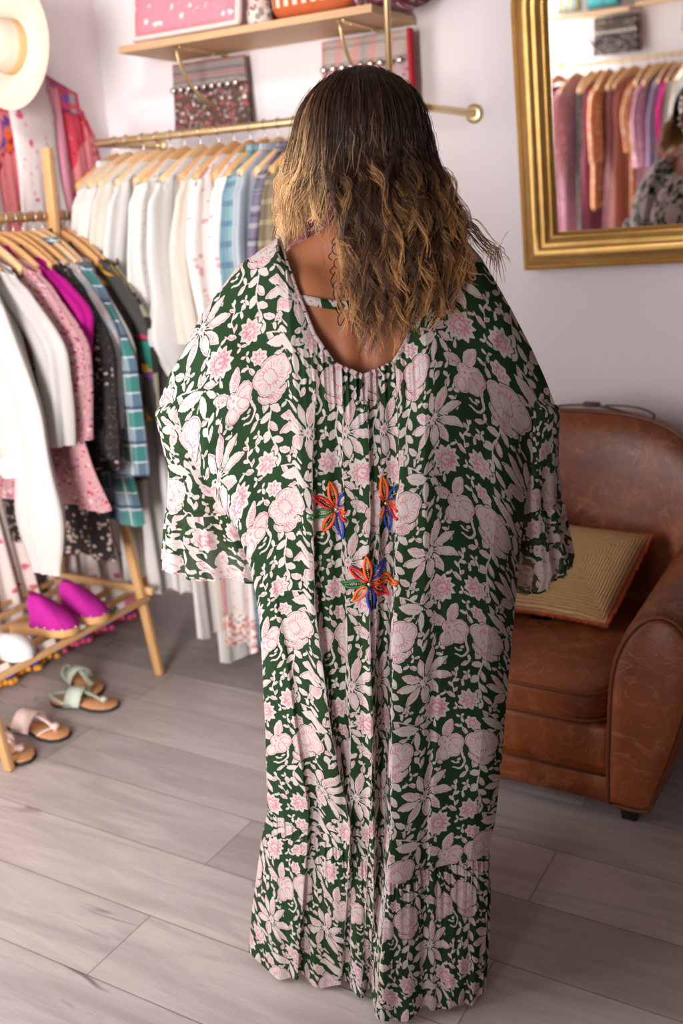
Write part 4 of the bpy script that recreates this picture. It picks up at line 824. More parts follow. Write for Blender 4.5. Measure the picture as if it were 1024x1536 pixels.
def leaf(cx, cy, ang, L, w, pink=1, a0=0., gap=0., jag=0.):
    sd, x, y = lsd(cx, cy, ang, L, w, a0); sd = sd + jag * np.sin(x * 1.5) * .5; pk = None
    if pink == 1: pk = np.maximum(np.abs(sd + 2.3) - .85, -y - .15 * w)
    elif pink == 2: pk = np.maximum(np.abs(y) - .5 - .5 * np.maximum(np.cos(x * .8), 0), np.maximum(.15 * L - x, x - .75 * L))
    elif pink == 3: pk = np.minimum(np.maximum(np.abs(sd + 2.4) - .8, -y), np.maximum(np.abs((x * .28 - np.abs(y) * .2) % 1 - .5) * 3.2 - .75, np.maximum(np.abs(y) - .2 * w, np.maximum(.2 * L - x, x - .75 * L))))
    add(sd, pk, gap)
def dot(cx, cy, r):
    global PNK_
    x, y = rel(cx, cy); PNK_ = np.minimum(PNK_, np.hypot(x, y) - r)
def stroke(P, w, w2=None, gap=0.):
    P = catmull(A(P, float), 14); sd = np.full(GX.shape, 99.)
    for i in range(13):
        f = w + ((w2 if w2 is not None else w) - w) * i / 12; m_ = (P[i] + P[i + 1]) / 2; d = P[i + 1] - P[i]; x, y = rel(m_[0], m_[1], math.atan2(d[1], d[0])); sd = np.minimum(sd, np.hypot(np.maximum(np.abs(x) - np.linalg.norm(d) / 2, 0), y) - f)
    add(sd, None, gap)
def daisy(cx, cy, r, n=9, ph=0.):
    for k in range(n):
        a = ph + 2 * pi * k / n + .12 * sin(k * 2.3); q = 1 + .1 * cos(k * 1.7)
        leaf(cx, cy, a, r * .80 * q, r * (.32 + .04 * sin(k * 3.1)), 3 if k % 2 else 1, r * .2, 1.6)
        x, y = rel(cx, cy, a + .5 * 2 * pi / n); add(np.maximum(np.abs(y) - .6 - .02 * x, np.maximum(r * .1 - x, x - r * .5)))
        x, y = rel(cx, cy, a); add(np.maximum(np.abs(y) - 1., np.maximum(-x, x - r * .26)))
    x, y = rel(cx, cy); add(np.hypot(x, y) - r * .13); dot(cx, cy, r * .06)
def orchid(cx, cy, rot, s):
    R_ = lambda a, d: (cx + d * s * cos(rot + a), cy + d * s * sin(rot + a)); lob = ((-.35, .56, .36), (.35, .60, .36), (1.25, .56, .34))
    for a, L in ((-1.6, 1.02), (-2.95, .86)): leaf(*R_(a, .1), rot + a, L * s, .46 * s, 3, 0, 1.4)
    sd = np.hypot(*rel(cx, cy)) - .24 * s
    for a, d, q in lob: sd = np.minimum(sd, np.hypot(*rel(*R_(a, d))) - q * s)
    bx, by = rel(*R_(.5, .3)); sd = np.minimum(sd, np.hypot(bx, by) - .36 * s)
    pk = np.abs(sd + 2.0) - .8
    for a, d, q in lob: l_, x_, y_ = lsd(cx, cy, rot + a, .62 * s, .36 * s, .3 * s); pk = np.minimum(pk, np.abs(l_) - .8); pk = np.minimum(pk, np.maximum(l_ + 3, np.hypot((x_ % 5) - 2.5, (y_ % 5) - 2.5) - .7))
    add(sd, pk, 1.4)
    for a, d, q in ((.35, .1, 2.3), (-.3, .27, 1.5), (1.0, .32, 1.8), (.35, .34, 1.3), (-2.3, .1, 1.8), (2.5, .12, 1.2)): dot(*R_(a, d), q)
def fan(cx, cy, rot, s):
    for (ox, oy, k, dr) in ((-.42, .55, .74, .5), (0, 0, 1., 0)):
        c_, s_ = cos(rot), sin(rot); x, y = rel(cx + s * (ox * c_ - oy * s_), cy + s * (ox * s_ + oy * c_), rot + dr); th = np.arctan2(y, x); r = np.hypot(x, y); R_ = s * k
        sd = (r - R_ * (.74 + .16 * np.abs(np.cos(2.5 * th)) ** .5 + .1 * np.cos(th * 2))) * .85
        ray_ = np.abs((th * 3.2) % 1 - .5) * r / 3.2 - .8
        hx, hy = (x + .1 * R_) / (R_ * .36), np.abs(y) / (R_ * .36); heart = (np.hypot(hx, hy - .35) - .75) * R_ * .36
        pk = np.minimum(np.minimum(np.abs(sd + 2.2) - .8, np.maximum(ray_, np.maximum(-sd - R_ * .42, sd + R_ * .16))), np.abs(heart) - .8)
        add(sd, pk, 1.5)
def carnation(cx, cy, r, ph=0., n=9, arc=0):
    x, y = rel(cx, cy, ph); th = np.arctan2(y, x); d = np.hypot(x, y); tri = np.abs((th * n / (2 * pi)) % 1 - .5) * 2
    sd = (d - r * (.72 + .28 * tri + .06 * np.sin(th * 2 + ph))) * .7; t2 = (th * n / (2 * pi) + .5) % 1 - .5
    pet = np.abs(np.hypot((d - r * .47) * .55, t2 * d * 2 * pi / n) - r * .085) - .75
    pk = np.minimum(pet, d - r * .08)
    if arc: pk = np.minimum(pk, np.maximum(np.abs(t2) * d * .6 - 1.2, np.maximum(d - r * .62, np.abs(th) - .5)))
    add(sd, pk, 1.3)
def vine(P, n, L, w, s0=1, alt=True):
    Q = catmull(A(P, float), n + 1)
    for i in range(n):
        d = Q[i + 1] - Q[i]; a = math.atan2(d[1], d[0]); leaf(Q[i][0], Q[i][1], a + (.7 if (i + s0) % 2 else -.7), L * (1 - .2 * i / n), w, 1 if i % 3 == 0 else 0, .5, .9)
    stroke(P, 1.2)
# one repeat of the print
for q in ((86, 60, .5), (30, 72, 2.4), (152, 66, 1.2), (92, 128, 2.2), (76, 150, -.6), (20, 112, -.8), (164, 140, .5), (128, 148, 2.6), (60, 218, .3), (142, 196, -.9), (22, 208, .9), (86, 200, 2.9), (136, 30, 1.7), (90, 22, 1.9)):
    leaf(q[0], q[1], q[2], 20, 8.5, 1, 0, 0); stroke([(q[0], q[1]), (q[0] - 6 * cos(q[2] + .4), q[1] - 6 * sin(q[2] + .4))], .8); leaf(q[0], q[1], q[2] + 2.3, 14, 6.5, 0, 0, 0)
vine([(52, 40), (56, 62), (49, 88), (50, 112), (57, 134)], 7, 25, 12); leaf(58, 132, .5, 24, 12, 2, 0, 1); leaf(56, 138, 1.7, 24, 12, 0, 0, 1); leaf(57, 134, 2.6, 13, 8, 0, 0, 1)
vine([(112, 38), (108, 24), (114, 10), (108, 0)], 4, 19, 9)
vine([(60, 162), (84, 170), (106, 180), (128, 174)], 4, 20, 9); leaf(92, 176, 1.1, 22, 10, 1, 0, 1)
stroke([(109, 188), (128, 206), (146, 224)], 1.2); stroke([(108, 188), (98, 206), (86, 222)], 1.1)
leaf(111, 190, 3.35, 54, 20, 2, 0, 1.2, .6); leaf(112, 184, .45, 30, 12, 1, 0, 1.2); leaf(106, 192, 1.55, 38, 13, 0, 0, 1.2, .4); leaf(116, 194, .95, 30, 9, 0, 0, 1.2); leaf(104, 180, -1.2, 20, 9, 1, 0, 1)
vine([(6, 140), (2, 122), (8, 104), (4, 92)], 5, 13, 6); 
carnation(146, 170, 27, .3, 11, 1); carnation(33, 150, 22, 2.6, 9, 1); carnation(42, 197, 16, -.4, 7)
daisy(118, 98, 52, 9, .15)
fan(63, 6, -.5, 37); orchid(160, 12, .35, 43)
stroke([(22, 36), (27, 52), (18, 66), (4, 64)], 2.6, 1.6, 1.2)
for q in ((20, 46, 2.6), (17, 54, 2.9), (10, 56, 3.6)): leaf(q[0], q[1], q[2], 10, 4, 1)
for q in ((94, 46, 0), (88, 150, .3), (12, 168, .2), (28, 96, 1.0), (20, 188, 1.2), (146, 48, .6), (134, 4, 2.)):
    leaf(q[0], q[1], q[2], 13, 5.5, 1 if q[2] < .5 else 0, 0, 1.); leaf(q[0], q[1], q[2] + 2.1, 10, 5, 0, 0, .8); leaf(q[0], q[1], q[2] + 4.1, 9, 4.5, 0, 0, .8)
def print_sd(u, v):
    """u right, v down (metres on the cloth) -> signed distances in mm"""
    x = (np.asarray(u) * 1000 / TW % 1) * _nx - .5; y = (np.asarray(v) * 1000 / TH % 1) * _ny - .5
    i, j = np.floor(x).astype(int), np.floor(y).astype(int); f, g = x - i, y - j; i0, i1, j0, j1 = i % _nx, (i + 1) % _nx, j % _ny, (j + 1) % _ny
    o = []
    for S in (WHT_, PNK_):
        o.append((.05 if S is WHT_ else 0.) + ((S[j0, i0] * (1 - f) + S[j0, i1] * f) * (1 - g) + (S[j1, i0] * (1 - f) + S[j1, i1] * f) * g))
    return {'pale': np.clip(o[0], -20, 20).ravel(), 'pink': np.clip(o[1], -20, 20).ravel()}
def printed(name, clear):
    m = M(name, .85, 0, .15); ob = m.coord(); e = m.math('MULTIPLY', m.math('SUBTRACT', m.noise(ob, 260, 2), .5), .5)
    wv_ = m.math('ADD', m.attr('pale'), e); pk = m.math('ADD', m.attr('pink'), e)
    g = m.mix(m.noise(ob, 24, 4), '#193119', '#284426'); wcol = m.mix(m.noise(ob, 60, 3), '#beb1ae', '#cdc1be')
    c = m.mix(m.ramp(wv_, .25, -.25), g, wcol); c = m.mix(m.math('MULTIPLY', m.ramp(pk, .3, -.3), .68), c, '#c24f72')
    m.col(c); m.bump(m.math('ADD', m.noise(ob, 42, 5, .6), m.math('MULTIPLY', m.noise(ob, 700, 2), .15)), .35, .004); m.translucent(.18, c, clear); return m.m
PRINT = printed('block_print_cotton', 0.); SHEER = printed('block_print_voile', .10)

# ---- body
def cone(p, q, r1, r2, n=16, sq=(1, 1)):
    p, q = A(p, float), A(q, float); d = unit(q - p); k = np.linspace(0, pi / 2, 5)
    P = [p - d * r1 * cos(a) for a in k] + [p + (q - p) * f for f in np.linspace(0, 1, 6)[1:-1]] + [q + d * r2 * sin(a) for a in k]
    r = [r1 * sin(a) + 1e-4 for a in k] + [r1 + (r2 - r1) * f for f in np.linspace(0, 1, 6)[1:-1]] + [r2 * cos(a) + 1e-4 for a in k]
    return tube(A(P), A(r), n, False, sq[1])
def ell(c, r, n=14): return ball(c, r, n)
bb = MB()
for s_ in (ell((.0, .012, 1.275), (.15, .098, .185)), ell((-.01, .015, 1.09), (.128, .092, .17)), ell((-.02, .01, .93), (.17, .118, .15)), ell((-.07, -.05, .9), (.085, .075, .09)), ell((.035, -.05, .9), (.085, .075, .09)),
           ell((.072, .07, 1.26), (.06, .05, .06)), ell((-.068, .07, 1.26), (.06, .05, .06)), cone((.02, .0, 1.40), (.03, .015, 1.55), .056, .052), cone((.025, -.005, 1.475), (-.13, -.004, 1.395), .038, .036), cone((.025, -.005, 1.475), (.17, -.004, 1.385), .038, .036),
           ell((-.08, -.052, 1.33), (.055, .042, .085)), ell((.085, -.052, 1.33), (.055, .042, .085)),
           ell((.03, .035, 1.63), (.075, .096, .108)), ell((.03, .068, 1.575), (.055, .062, .062)), cone((.03, .125, 1.63), (.03, .147, 1.592), .008, .014), ell((.03, .133, 1.565), (.024, .01, .012)), ell((.03, .123, 1.53), (.02, .014, .014)),
           ell((-.047, .03, 1.615), (.012, .02, .032)), ell((.107, .03, 1.615), (.012, .02, .032))): bb.add(s_)
def hand(wr, d, side):
    """palm, four fingers, thumb; wr wrist, d direction of the hand, side = direction of the thumb"""
    d = unit(d); s = unit(A(side, float) - d * (A(side, float) @ d)); nrm = np.cross(d, s); pc = []
    pc.append(cone(wr, wr + d * .03, .024, .026)); 
    for k, o in enumerate((.03, .011, -.009, -.028)):
        b0 = wr + d * .02 + s * o * .5; k1 = wr + d * (.088 - .004 * abs(k - 1)) + s * o; pc.append(cone(b0, k1, .0135, .0115))
        ln = (.040, .045, .042, .032)[k]; a1 = unit(d + nrm * .35); a2 = unit(d + nrm * .9); p1 = k1 + a1 * ln; p2 = p1 + a2 * ln * .68; p3 = p2 + unit(d + nrm * 1.4) * ln * .5
        pc += [cone(k1, p1, .0098, .0088, 10), cone(p1, p2, .0088, .008, 10), cone(p2, p3, .008, .007, 10)]
    t0 = wr + d * .028 + s * .022; t1 = t0 + unit(d * .75 + s * .8) * .04; t2 = t1 + unit(d + s * .3 + nrm * .3) * .032; pc += [cone(t0, t1, .014, .011, 10), cone(t1, t2, .0108, .0088, 10)]
    return pc
for sh_, el_, wr_, sd in (((-.148, .002, 1.378), (-.300, .005, 1.172), (-.296, .1, .975), -1), ((.172, .002, 1.372), (.288, .005, 1.14), (.285, .1, .935), 1)):
    sh_, el_, wr_ = A(sh_), A(el_), A(wr_)
    bb.add(ell(sh_, (.05, .05, .05))); bb.add(cone(sh_, el_, .044, .034)); bb.add(cone(el_, el_ + (wr_ - el_) * .35, .034, .036)); bb.add(cone(el_ + (wr_ - el_) * .3, wr_, .035, .025))
    for pc in hand(wr_, wr_ - el_ + v3(0, .02, 0), v3(-sd * .2, 1, .1)): bb.add(pc)
for s in (-1, 1):
    hx = -.02 + s * .085; bb.add(cone((hx, .005, .9), (hx - .005, .015, .5), .088, .056)); bb.add(cone((hx - .005, .015, .5), (hx - .008, -.005, .38), .053, .055)); bb.add(cone((hx - .008, -.005, .38), (hx - .01, -.03, .085), .055, .034))
    bb.add(ell((hx - .01, -.045, .04), (.032, .036, .036))); bb.add(cone((hx - .01, -.02, .045), (hx - .01 + s * .015, .11, .026), .036, .025, 14)); bb.add(cone((hx - .01 + s * .015, .1, .024), (hx - .01 + s * .02, .16, .02), .034, .018, 14, (1, .6)))
tmp = bpy.data.meshes.new('tmp'); tmp.from_pydata([tuple(p) for p in np.concatenate(bb.V)], [], bb.F); tmp.update()
to = bpy.data.objects.new('tmp', tmp); COL.objects.link(to); md = to.modifiers.new('r', 'REMESH'); md.mode = 'VOXEL'; md.voxel_size = .0052
dg = bpy.context.evaluated_depsgraph_get(); ev = bpy.data.meshes.new_from_object(to.evaluated_get(dg))
BV = np.zeros(len(ev.vertices) * 3); ev.vertices.foreach_get('co', BV); BV = BV.reshape(-1, 3); BF = [list(p.vertices) for p in ev.polygons]
E_ = np.zeros(len(ev.edges) * 2, int); ev.edges.foreach_get('vertices', E_); E_ = E_.reshape(-1, 2)
bpy.data.objects.remove(to); bpy.data.meshes.remove(tmp); bpy.data.meshes.remove(ev)
deg = np.bincount(E_.ravel(), minlength=len(BV))[:, None]
fing = (BV[:, 2] < .96) & (np.abs(BV[:, 0]) > .24); head_ = BV[:, 2] > 1.56
for it in range(45):
    Sm = np.zeros_like(BV); np.add.at(Sm, E_[:, 0], BV[E_[:, 1]]); np.add.at(Sm, E_[:, 1], BV[E_[:, 0]]); k = np.where(fing & (it > 1), 0., np.where(head_ & (it > 5), 0., .6))[:, None]
    BV = BV + k * (Sm / deg - BV)
bk = (BV[:, 1] < .02) & (BV[:, 2] > .95) & (BV[:, 2] < 1.47)
BV[:, 1] += bk * .012 * np.exp(-((BV[:, 0] - .008) / .016) ** 2) * sstep(.95, 1.1, BV[:, 2]) * (1 - sstep(1.38, 1.46, BV[:, 2]))
BV[:, 1] += head_ * .007 * (BV[:, 1] > .1) * (np.exp(-(((BV[:, 0] - .0) / .014) ** 2 + ((BV[:, 2] - 1.632) / .01) ** 2)) + np.exp(-(((BV[:, 0] - .06) / .014) ** 2 + ((BV[:, 2] - 1.632) / .01) ** 2))) * -1
sk = M('tanned_skin', .5, 0, .45); _v = sk.coord(); sk.col(sk.mix(sk.noise(_v, 9, 5), '#935a3c', '#a86a48')); sk.b.inputs['Subsurface Weight'].default_value = .12; sk.b.inputs['Subsurface Radius'].default_value = (.9, .35, .18); sk.b.inputs['Subsurface Scale'].default_value = .012
sk.bump(sk.noise(_v, 180, 3), .1, .001)
body = mk('body', W(BV), BF, sk.m, person)
bvh = BVHTree.FromPolygons([tuple(p) for p in BV], BF)
EYEW = plain('eye_white', '#e8e2dc', .2); IRIS = plain('brown_iris', '#3a2418', .2); LIPS = plain('lips', '#9c5348', .45); BROW = plain('eyebrow_hair', '#2a1a12', .8)
for s in (0., .06):
    e = mk('eye', *[W(ball((s, .112, 1.632), (.0125, .0115, .0105), 10)[0]), ball((0, 0, 0), 1, 10)[1]], EYEW, body); mk('iris', W(ball((s, .1215, 1.632), (.0055, .003, .0055), 8)[0]), ball((0, 0, 0), 1, 8)[1], IRIS, body)
    mk('eyebrow', W(tube(catmull([(s - .02, .118, 1.65), (s, .126, 1.656), (s + .02, .118, 1.651)], 12), .003, 6)[0]), tube(catmull([(0, 0, 0), (1, 0, 0), (2, 0, 0)], 12), .003, 6)[1], BROW, body)
lp = tube(catmull([(.008, .134, 1.566), (.02, .142, 1.569), (.03, .143, 1.567), (.04, .142, 1.569), (.052, .134, 1.566)], 16), .0045, 8); mk('lips', W(lp[0]), lp[1], LIPS, body)

# ---- dress
kS = A([-1, -.9, -.8, -.68, -.55, -.42, -.36, -.30, -.22, -.12, .02, .16, .26, .32, .38, .44, .53, .62, .7, .78, .88, .95, 1.])
kT = A([(-.372, 0, 1.18), (-.345, 0, 1.235), (-.318, 0, 1.272), (-.279, 0, 1.335), (-.208, 0, 1.416), (-.13, -.012, 1.462), (-.114, -.075, 1.416), (-.097, -.098, 1.366), (-.075, -.106, 1.303), (-.044, -.108, 1.251), (.006, -.108, 1.227), (.058, -.106, 1.245), (.083, -.104, 1.284), (.1, -.098, 1.327), (.119, -.075, 1.403), (.14, -.012, 1.466), (.187, 0, 1.451), (.222, 0, 1.41), (.25, 0, 1.362), (.279, 0, 1.308), (.311, 0, 1.245), (.335, 0, 1.19), (.354, 0, 1.14)])
hS = A([-1, -.86, -.72, -.52, -.32, -.10, -.02, .02, .22, .42, .78, 1.]); hH = A([(-.295, -.061), (-.254, -.102), (-.211, -.127), (-.155, -.149), (-.101, -.163), (-.05, -.18), (-.04, -.188), (-.03, -.216), (.017, -.22), (.069, -.213), (.14, -.224), (.178, -.205)])
SL = A([(1.18, -.372), (1.14, -.355), (1.06, -.316), (.983, -.274), (.908, -.236), (.839, -.21), (.79, -.198), (.735, -.197), (.58, -.214), (.43, -.228), (.337, -.233), (.274, -.25), (.113, -.281), (.012, -.295)])[::-1]
SR = A([(1.14, .354), (1.09, .332), (1.03, .307), (.953, .294), (.861, .281), (.767, .27), (.627, .252), (.48, .235), (.361, .218), (.30, .203), (.2, .197), (.09, .187), (.012, .178)])[::-1]
kK = A([.03, .055, .066, .076, .084, .09, .034, .012, .006, .004, .003, .004, .006, .012, .034, .09, .086, .08, .075, .07, .06, .045, .03])
ZSE = lambda s: np.interp(s, [-1, -.5, -.2, 0, .2, 1], [.372, .355, .335, .318, .305, .298])
VS = .755
foldline = lambda pts: (A([p[0] for p in pts])[::-1], A([p[1] for p in pts])[::-1])   # (z, x) pairs, z falling
FOLDS = [  # z/x polyline, forward side (+1 right / -1 left), amplitude by z, width of the lobe
 (foldline([(1.23, .062), (1.05, .058), (.95, .046), (.705, .030), (.4, .012), (0, -.033)]), 1, ([0, .4, .8, 1.0, 1.15, 1.23], [.034, .034, .026, .020, .012, .002]), .075),
 (foldline([(1.22, .012), (1.0, .006), (.86, -.004), (.6, -.008), (0, -.06)]), -1, ([.0, .5, .8, 1.0, 1.15, 1.22], [.0, .006, .012, .012, .009, .002]), .03),
 (foldline([(1.24, -.030), (1.0, -.04), (.84, -.045), (.6, -.05), (0, -.08)]), 1, ([.0, .45, .8, 1.0, 1.15, 1.22], [.006, .012, .013, .010, .006, .001]), .03),
 (foldline([(1.26, -.07), (1.085, -.09), (.84, -.1), (.6, -.085), (.4, -.06), (0, -.1)]), -1, ([.0, .4, .8, 1.0, 1.15, 1.22], [.008, .02, .018, .012, .004, .0]), .05),
 (foldline([(1.0, -.19), (.7, -.16), (.4, -.14), (0, -.19)]), -1, ([.0, .4, .7, .95], [.016, .014, .008, .0]), .04),
 (foldline([(1.1, .16), (.7, .12), (.4, .09), (0, .075)]), 1, ([.0, .4, .8, 1.0], [.008, .005, .002, .0]), .06),
 (foldline([(1.1, .03), (.7, .0), (.3, -.02), (0, -.045)]), -1, ([.0, .4, .8, 1.0, 1.1], [.008, .01, .01, .008, .0]), .02)]
def dress_sheet(ns, nv, back=True):
    s = np.linspace(-1, 1, ns); T = np.stack([np.interp(s, kS, kT[:, i]) for i in range(3)], 1)
    ker = np.ones(9) / 9; 
    if back: H = np.stack([np.interp(s, hS, hH[:, 0]), np.interp(s, hS, hH[:, 1])], 1)
    else:
        H = np.stack([np.interp(s, [-1, 1], [-.295, .178]) , np.interp(s, [-1, 1], [-.061, -.205]) + .33 * (1 - np.abs(s) ** 2.4) ** .75], 1)
        m = np.abs(s) < .43; zf = 1.463 - .085 * (1 - (s / .43) ** 2).clip(0, 1) ** .5; T[:, 2] = np.where(m, zf, T[:, 2]); T[:, 1] = np.where(m, -.012 + .115 * (1 - np.abs(s / .43) ** 2).clip(0, 1) ** .6, T[:, 1]); T[:, 0] = np.where(m, np.interp(s, [-.43, .43], [-.13, .14]), T[:, 0])
    v = np.linspace(0, 1, nv); zs = ZSE(s); zh = .012
    f1 = np.clip(v / VS, 0, 1)[:, None]; f2 = np.clip((v - VS) / (1 - VS), 0, 1)[:, None]
    Z = T[None, :, 2] + (zs - T[:, 2])[None] * f1 + (zh - zs)[None] * f2
    vv = np.clip((T[None, :, 2] - Z) / (T[None, :, 2] - zh), 0, 1)
    X = T[None, :, 0] + (H[None, :, 0] - T[None, :, 0]) * vv
    for col, tab in ((0, SL), (-1, SR)):
        b = np.interp(Z[:, col], tab[:, 0], tab[:, 1]) - X[:, col]; sg = -1 if col == 0 else 1
        X = X + b[:, None] * (np.clip(sg * s, 0, 1) ** 3)[None]
    g = (1 - np.abs(s) ** 2.4) ** .8; K = np.interp(s, kS, kK)
    sg = -1 if back else 1
    lat = T[None, :, 1] + (H[None, :, 1] - T[None, :, 1]) * vv ** (1.15 if back else .8 + .35 * (s[None] ** 6))
    Y = lat + sg * np.sqrt(1 - np.exp(-vv / .045)) * (1 - vv) ** 1.1 * (K if back else np.where(np.abs(s) < .4, .03, K))[None] * (1 - s[None] ** 14) + sg * (.028 if back else .085) * np.sin(pi * np.clip(vv, 0, 1) ** (.8 if back else .55)) * g[None]
    edge = (1 - np.abs(s) ** 10)[None]; hid = np.zeros_like(X)
    if back:
        d = np.zeros_like(X)
        for (fz, fx), sd_, (az, aa), wd in FOLDS:
            xf = np.interp(Z, fz, fx); amp = np.interp(Z, az, aa); dx = (X - xf) * sd_
            d += amp * np.where(dx > 0, np.exp(-(dx / wd) ** 2), np.exp(-(dx / .0045) ** 2)) - .45 * amp * np.exp(-((dx + .012) / .0085) ** 2); hid += (.05 if fz[-1] > 1.05 and abs(fx[-1]) < .08 else 0.) * sstep(-.0012, .0012, X - xf)
        gat = np.exp(-((s - .03) / .24) ** 2)[None] * np.exp(-((1.235 - Z) / .055) ** 2)
        d += .0035 * gat * np.sin(X * 2 * pi / .0135 + 2 * np.sin(X * 40)) + .002 * gat * np.sin(X * 2 * pi / .008)
        d += .006 * np.sin(X * 21 + Z * 4 + 1) * sstep(.05, .4, vv) + .004 * np.sin(X * 13 - Z * 17 + .6) * sstep(.02, .2, vv) + .0025 * np.sin(X * 37 + Z * 23)
        # soft drag folds running from the shoulders down to the elbows
        for xs_, zs_, ax_, az_, am in ((-.22, 1.3, 1., 1.1, .006), (-.28, 1.12, 1., .9, .009), (.24, 1.28, -1., 1.2, .006), (.29, 1.1, -1., .8, .006), (-.2, 1.0, 1., .55, .007)):
            tt = (X - xs_) * az_ + (Z - zs_) * ax_ * -1 * np.sign(xs_) * -1; d += am * np.exp(-(tt / .022) ** 2) * np.exp(-(((X - xs_) ** 2 + (Z - zs_) ** 2) / .015))
    else:
        d = .016 * np.sin(X * 46 + 1) * sstep(.15, .6, vv) + .008 * np.sin(X * 90 + Z * 3) * sstep(.1, .6, vv)
        X = X + .10 * f2 ** .4 * (f2 > 0) * np.exp(-((s - .8) / .13) ** 2)[None] * (1 - .3 * f2)
    q = f2
    ruf = (np.sin(s * 23 + 1.3 * np.sin(s * 7))[None] * .6 + np.sin(s * 41 + 2 + 1.1 * np.sin(s * 9))[None] * .22) * .010 * q + np.sin(s * 97 + 1.5 * np.sin(s * 13))[None] * .0022 * np.exp(-q / .35) * (q > 0)
    ruf += .007 * sstep(0, .08, q) + .0013 * np.sin(s * 211)[None] * np.exp(-q / .10) * (q > 0)
    d = d - .004 * np.exp(-((v - VS) / .006) ** 2)[:, None] + ruf
    nx = np.zeros_like(X) if back else 0
    Y = Y + sg * d * edge
    Z = Z + np.where(q > 0, .005 * np.sin(s * 19 + 1)[None] * q ** 4, 0)
    V = np.stack([X, Y, Z], -1)
    du = np.sqrt(np.diff(X, axis=1) ** 2 + (sstep(.0, .12, vv[:, 1:]) * np.diff(d * edge, axis=1)) ** 2 + (.4 * sstep(.12, .4, vv[:, 1:]) * np.diff(Y - sg * d * edge, axis=1)) ** 2); c0 = int(np.argmin(np.abs(s - .02))); u = np.concatenate([np.zeros((nv, 1)), np.cumsum(du, 1)], 1); u -= u[:, c0:c0 + 1]; u += hid
    # keep the print continuous down the cloth: widths grow where folds are let in
    dv = np.linalg.norm(np.diff(V[..., 1:], axis=0), axis=2); w_ = np.concatenate([np.zeros((1, ns)), np.cumsum(np.abs(np.diff(Z, axis=0)) * .6 + dv * .4, 0)], 0)
    base = np.where(np.abs(s) < .43, 1.463 - T[:, 2], .5 * (1.463 - T[:, 2]))
    return V, u, w_ + base[None] + np.where(np.abs(s) < .43, 0., .5 * (1.463 - T[:, 2]))[None] * sstep(.2, .75, vv), s, v
DV, DU, DW, DS, DVv = dress_sheet(1040, 760, True)
FV, FU, FWw, _, _ = dress_sheet(240, 200, False)
kb, kf = int(round(VS * 759)), int(round(VS * 199))
def two(vb, vf, nb, nf):
    V = np.concatenate([vb.reshape(-1, vb.shape[-1]), vf.reshape(-1, vf.shape[-1])]) ; return V
def sheet_mesh(name, rb, rf, mat, parent, du=0., dv=0., sc=1.):
    b, f = DV[rb], FV[rf]; F = np.concatenate([grid(*b.shape[:2]), grid(*f.shape[:2])[:, ::-1] + b.shape[0] * b.shape[1]])
    u = np.concatenate([DU[rb].ravel(), .9 - FU[rf].ravel()]) * sc + du; w_ = np.concatenate([DW[rb].ravel(), FWw[rf].ravel()]) + dv
    return mk(name, W(np.concatenate([b.reshape(-1, 3), f.reshape(-1, 3)])), F, mat, parent, attrs=print_sd(u, w_))
dress = sheet_mesh('dress', slice(0, kb + 1), slice(0, kf + 1), PRINT, person, .052, .0)
sheet_mesh('hem_ruffle', slice(kb, 760), slice(kf, 200), PRINT, dress, .11, .13, 1.3)
dbv = BVHTree.FromPolygons([tuple(p) for p in DV[:kb:2, ::2].reshape(-1, 3)], grid(*DV[:kb:2, ::2].shape[:2]).tolist())
def on_dress(x, z, lift=.002):
    h = dbv.ray_cast(Vector((x, -1., z)), Vector((0, 1, 0))); return v3(x, (h[0].y if h[0] is not None else -.12) - lift, z)
# neck binding and back strap
kn = np.where((DS > -.425) & (DS < .445))[0]; NP = DV[0, kn]; nb_ = len(NP)
def band_mesh(name, C, wdir, wd, th, parent, u0, v0=0.):
    n = len(C); V = np.concatenate([C - wdir * wd * .5 + A([0, -th, 0]), C + A([0, -th * 1.6, 0]), C + wdir * wd * .5 + A([0, -th, 0]), C + wdir * wd * .5 + A([0, th * .3, 0]), C - wdir * wd * .5 + A([0, th * .3, 0])]); F = grid(5, n).tolist() + [[4 * n + j, 4 * n + j + 1, j + 1, j] for j in range(n - 1)]
    L = np.concatenate([[0], np.cumsum(np.linalg.norm(np.diff(C, axis=0), axis=1))]); o = np.zeros(n); return mk(name, W(V), F, PRINT, parent, attrs=print_sd(np.concatenate([L + u0] * 5), np.concatenate([o, o + wd / 2, o + wd, o + wd, o]) + v0))
Tn = np.gradient(NP, axis=0); Tn /= np.linalg.norm(Tn, axis=1)[:, None]; wdn = np.cross(Tn, A([0, 1., 0])); wdn /= np.linalg.norm(wdn, axis=1)[:, None]
band_mesh('neck_binding', NP, wdn, .0085, .0022, dress, .03)
sx = np.linspace(-.098, .102, 60); SP = []
for x in sx:
    z = 1.362 - .016 * sstep(-.098, .0, x) + .004 * sin(x * 30); h = bvh.ray_cast(Vector((x, -1., z)), Vector((0, 1, 0))); SP.append((x, (h[0].y if h[0] is not None else -.09) - .004, z))
SP = A(SP); SP[:, 1] = np.minimum(np.convolve(np.pad(SP[:, 1], 6, 'edge'), np.ones(13) / 13, 'valid'), SP[:, 1]); SP[:2, 1] = SP[-2:, 1] = -.1
band_mesh('back_strap', SP, np.tile(A([[0, 0, -1.]]), (60, 1)), .0155, .0018, dress, .045, .025)
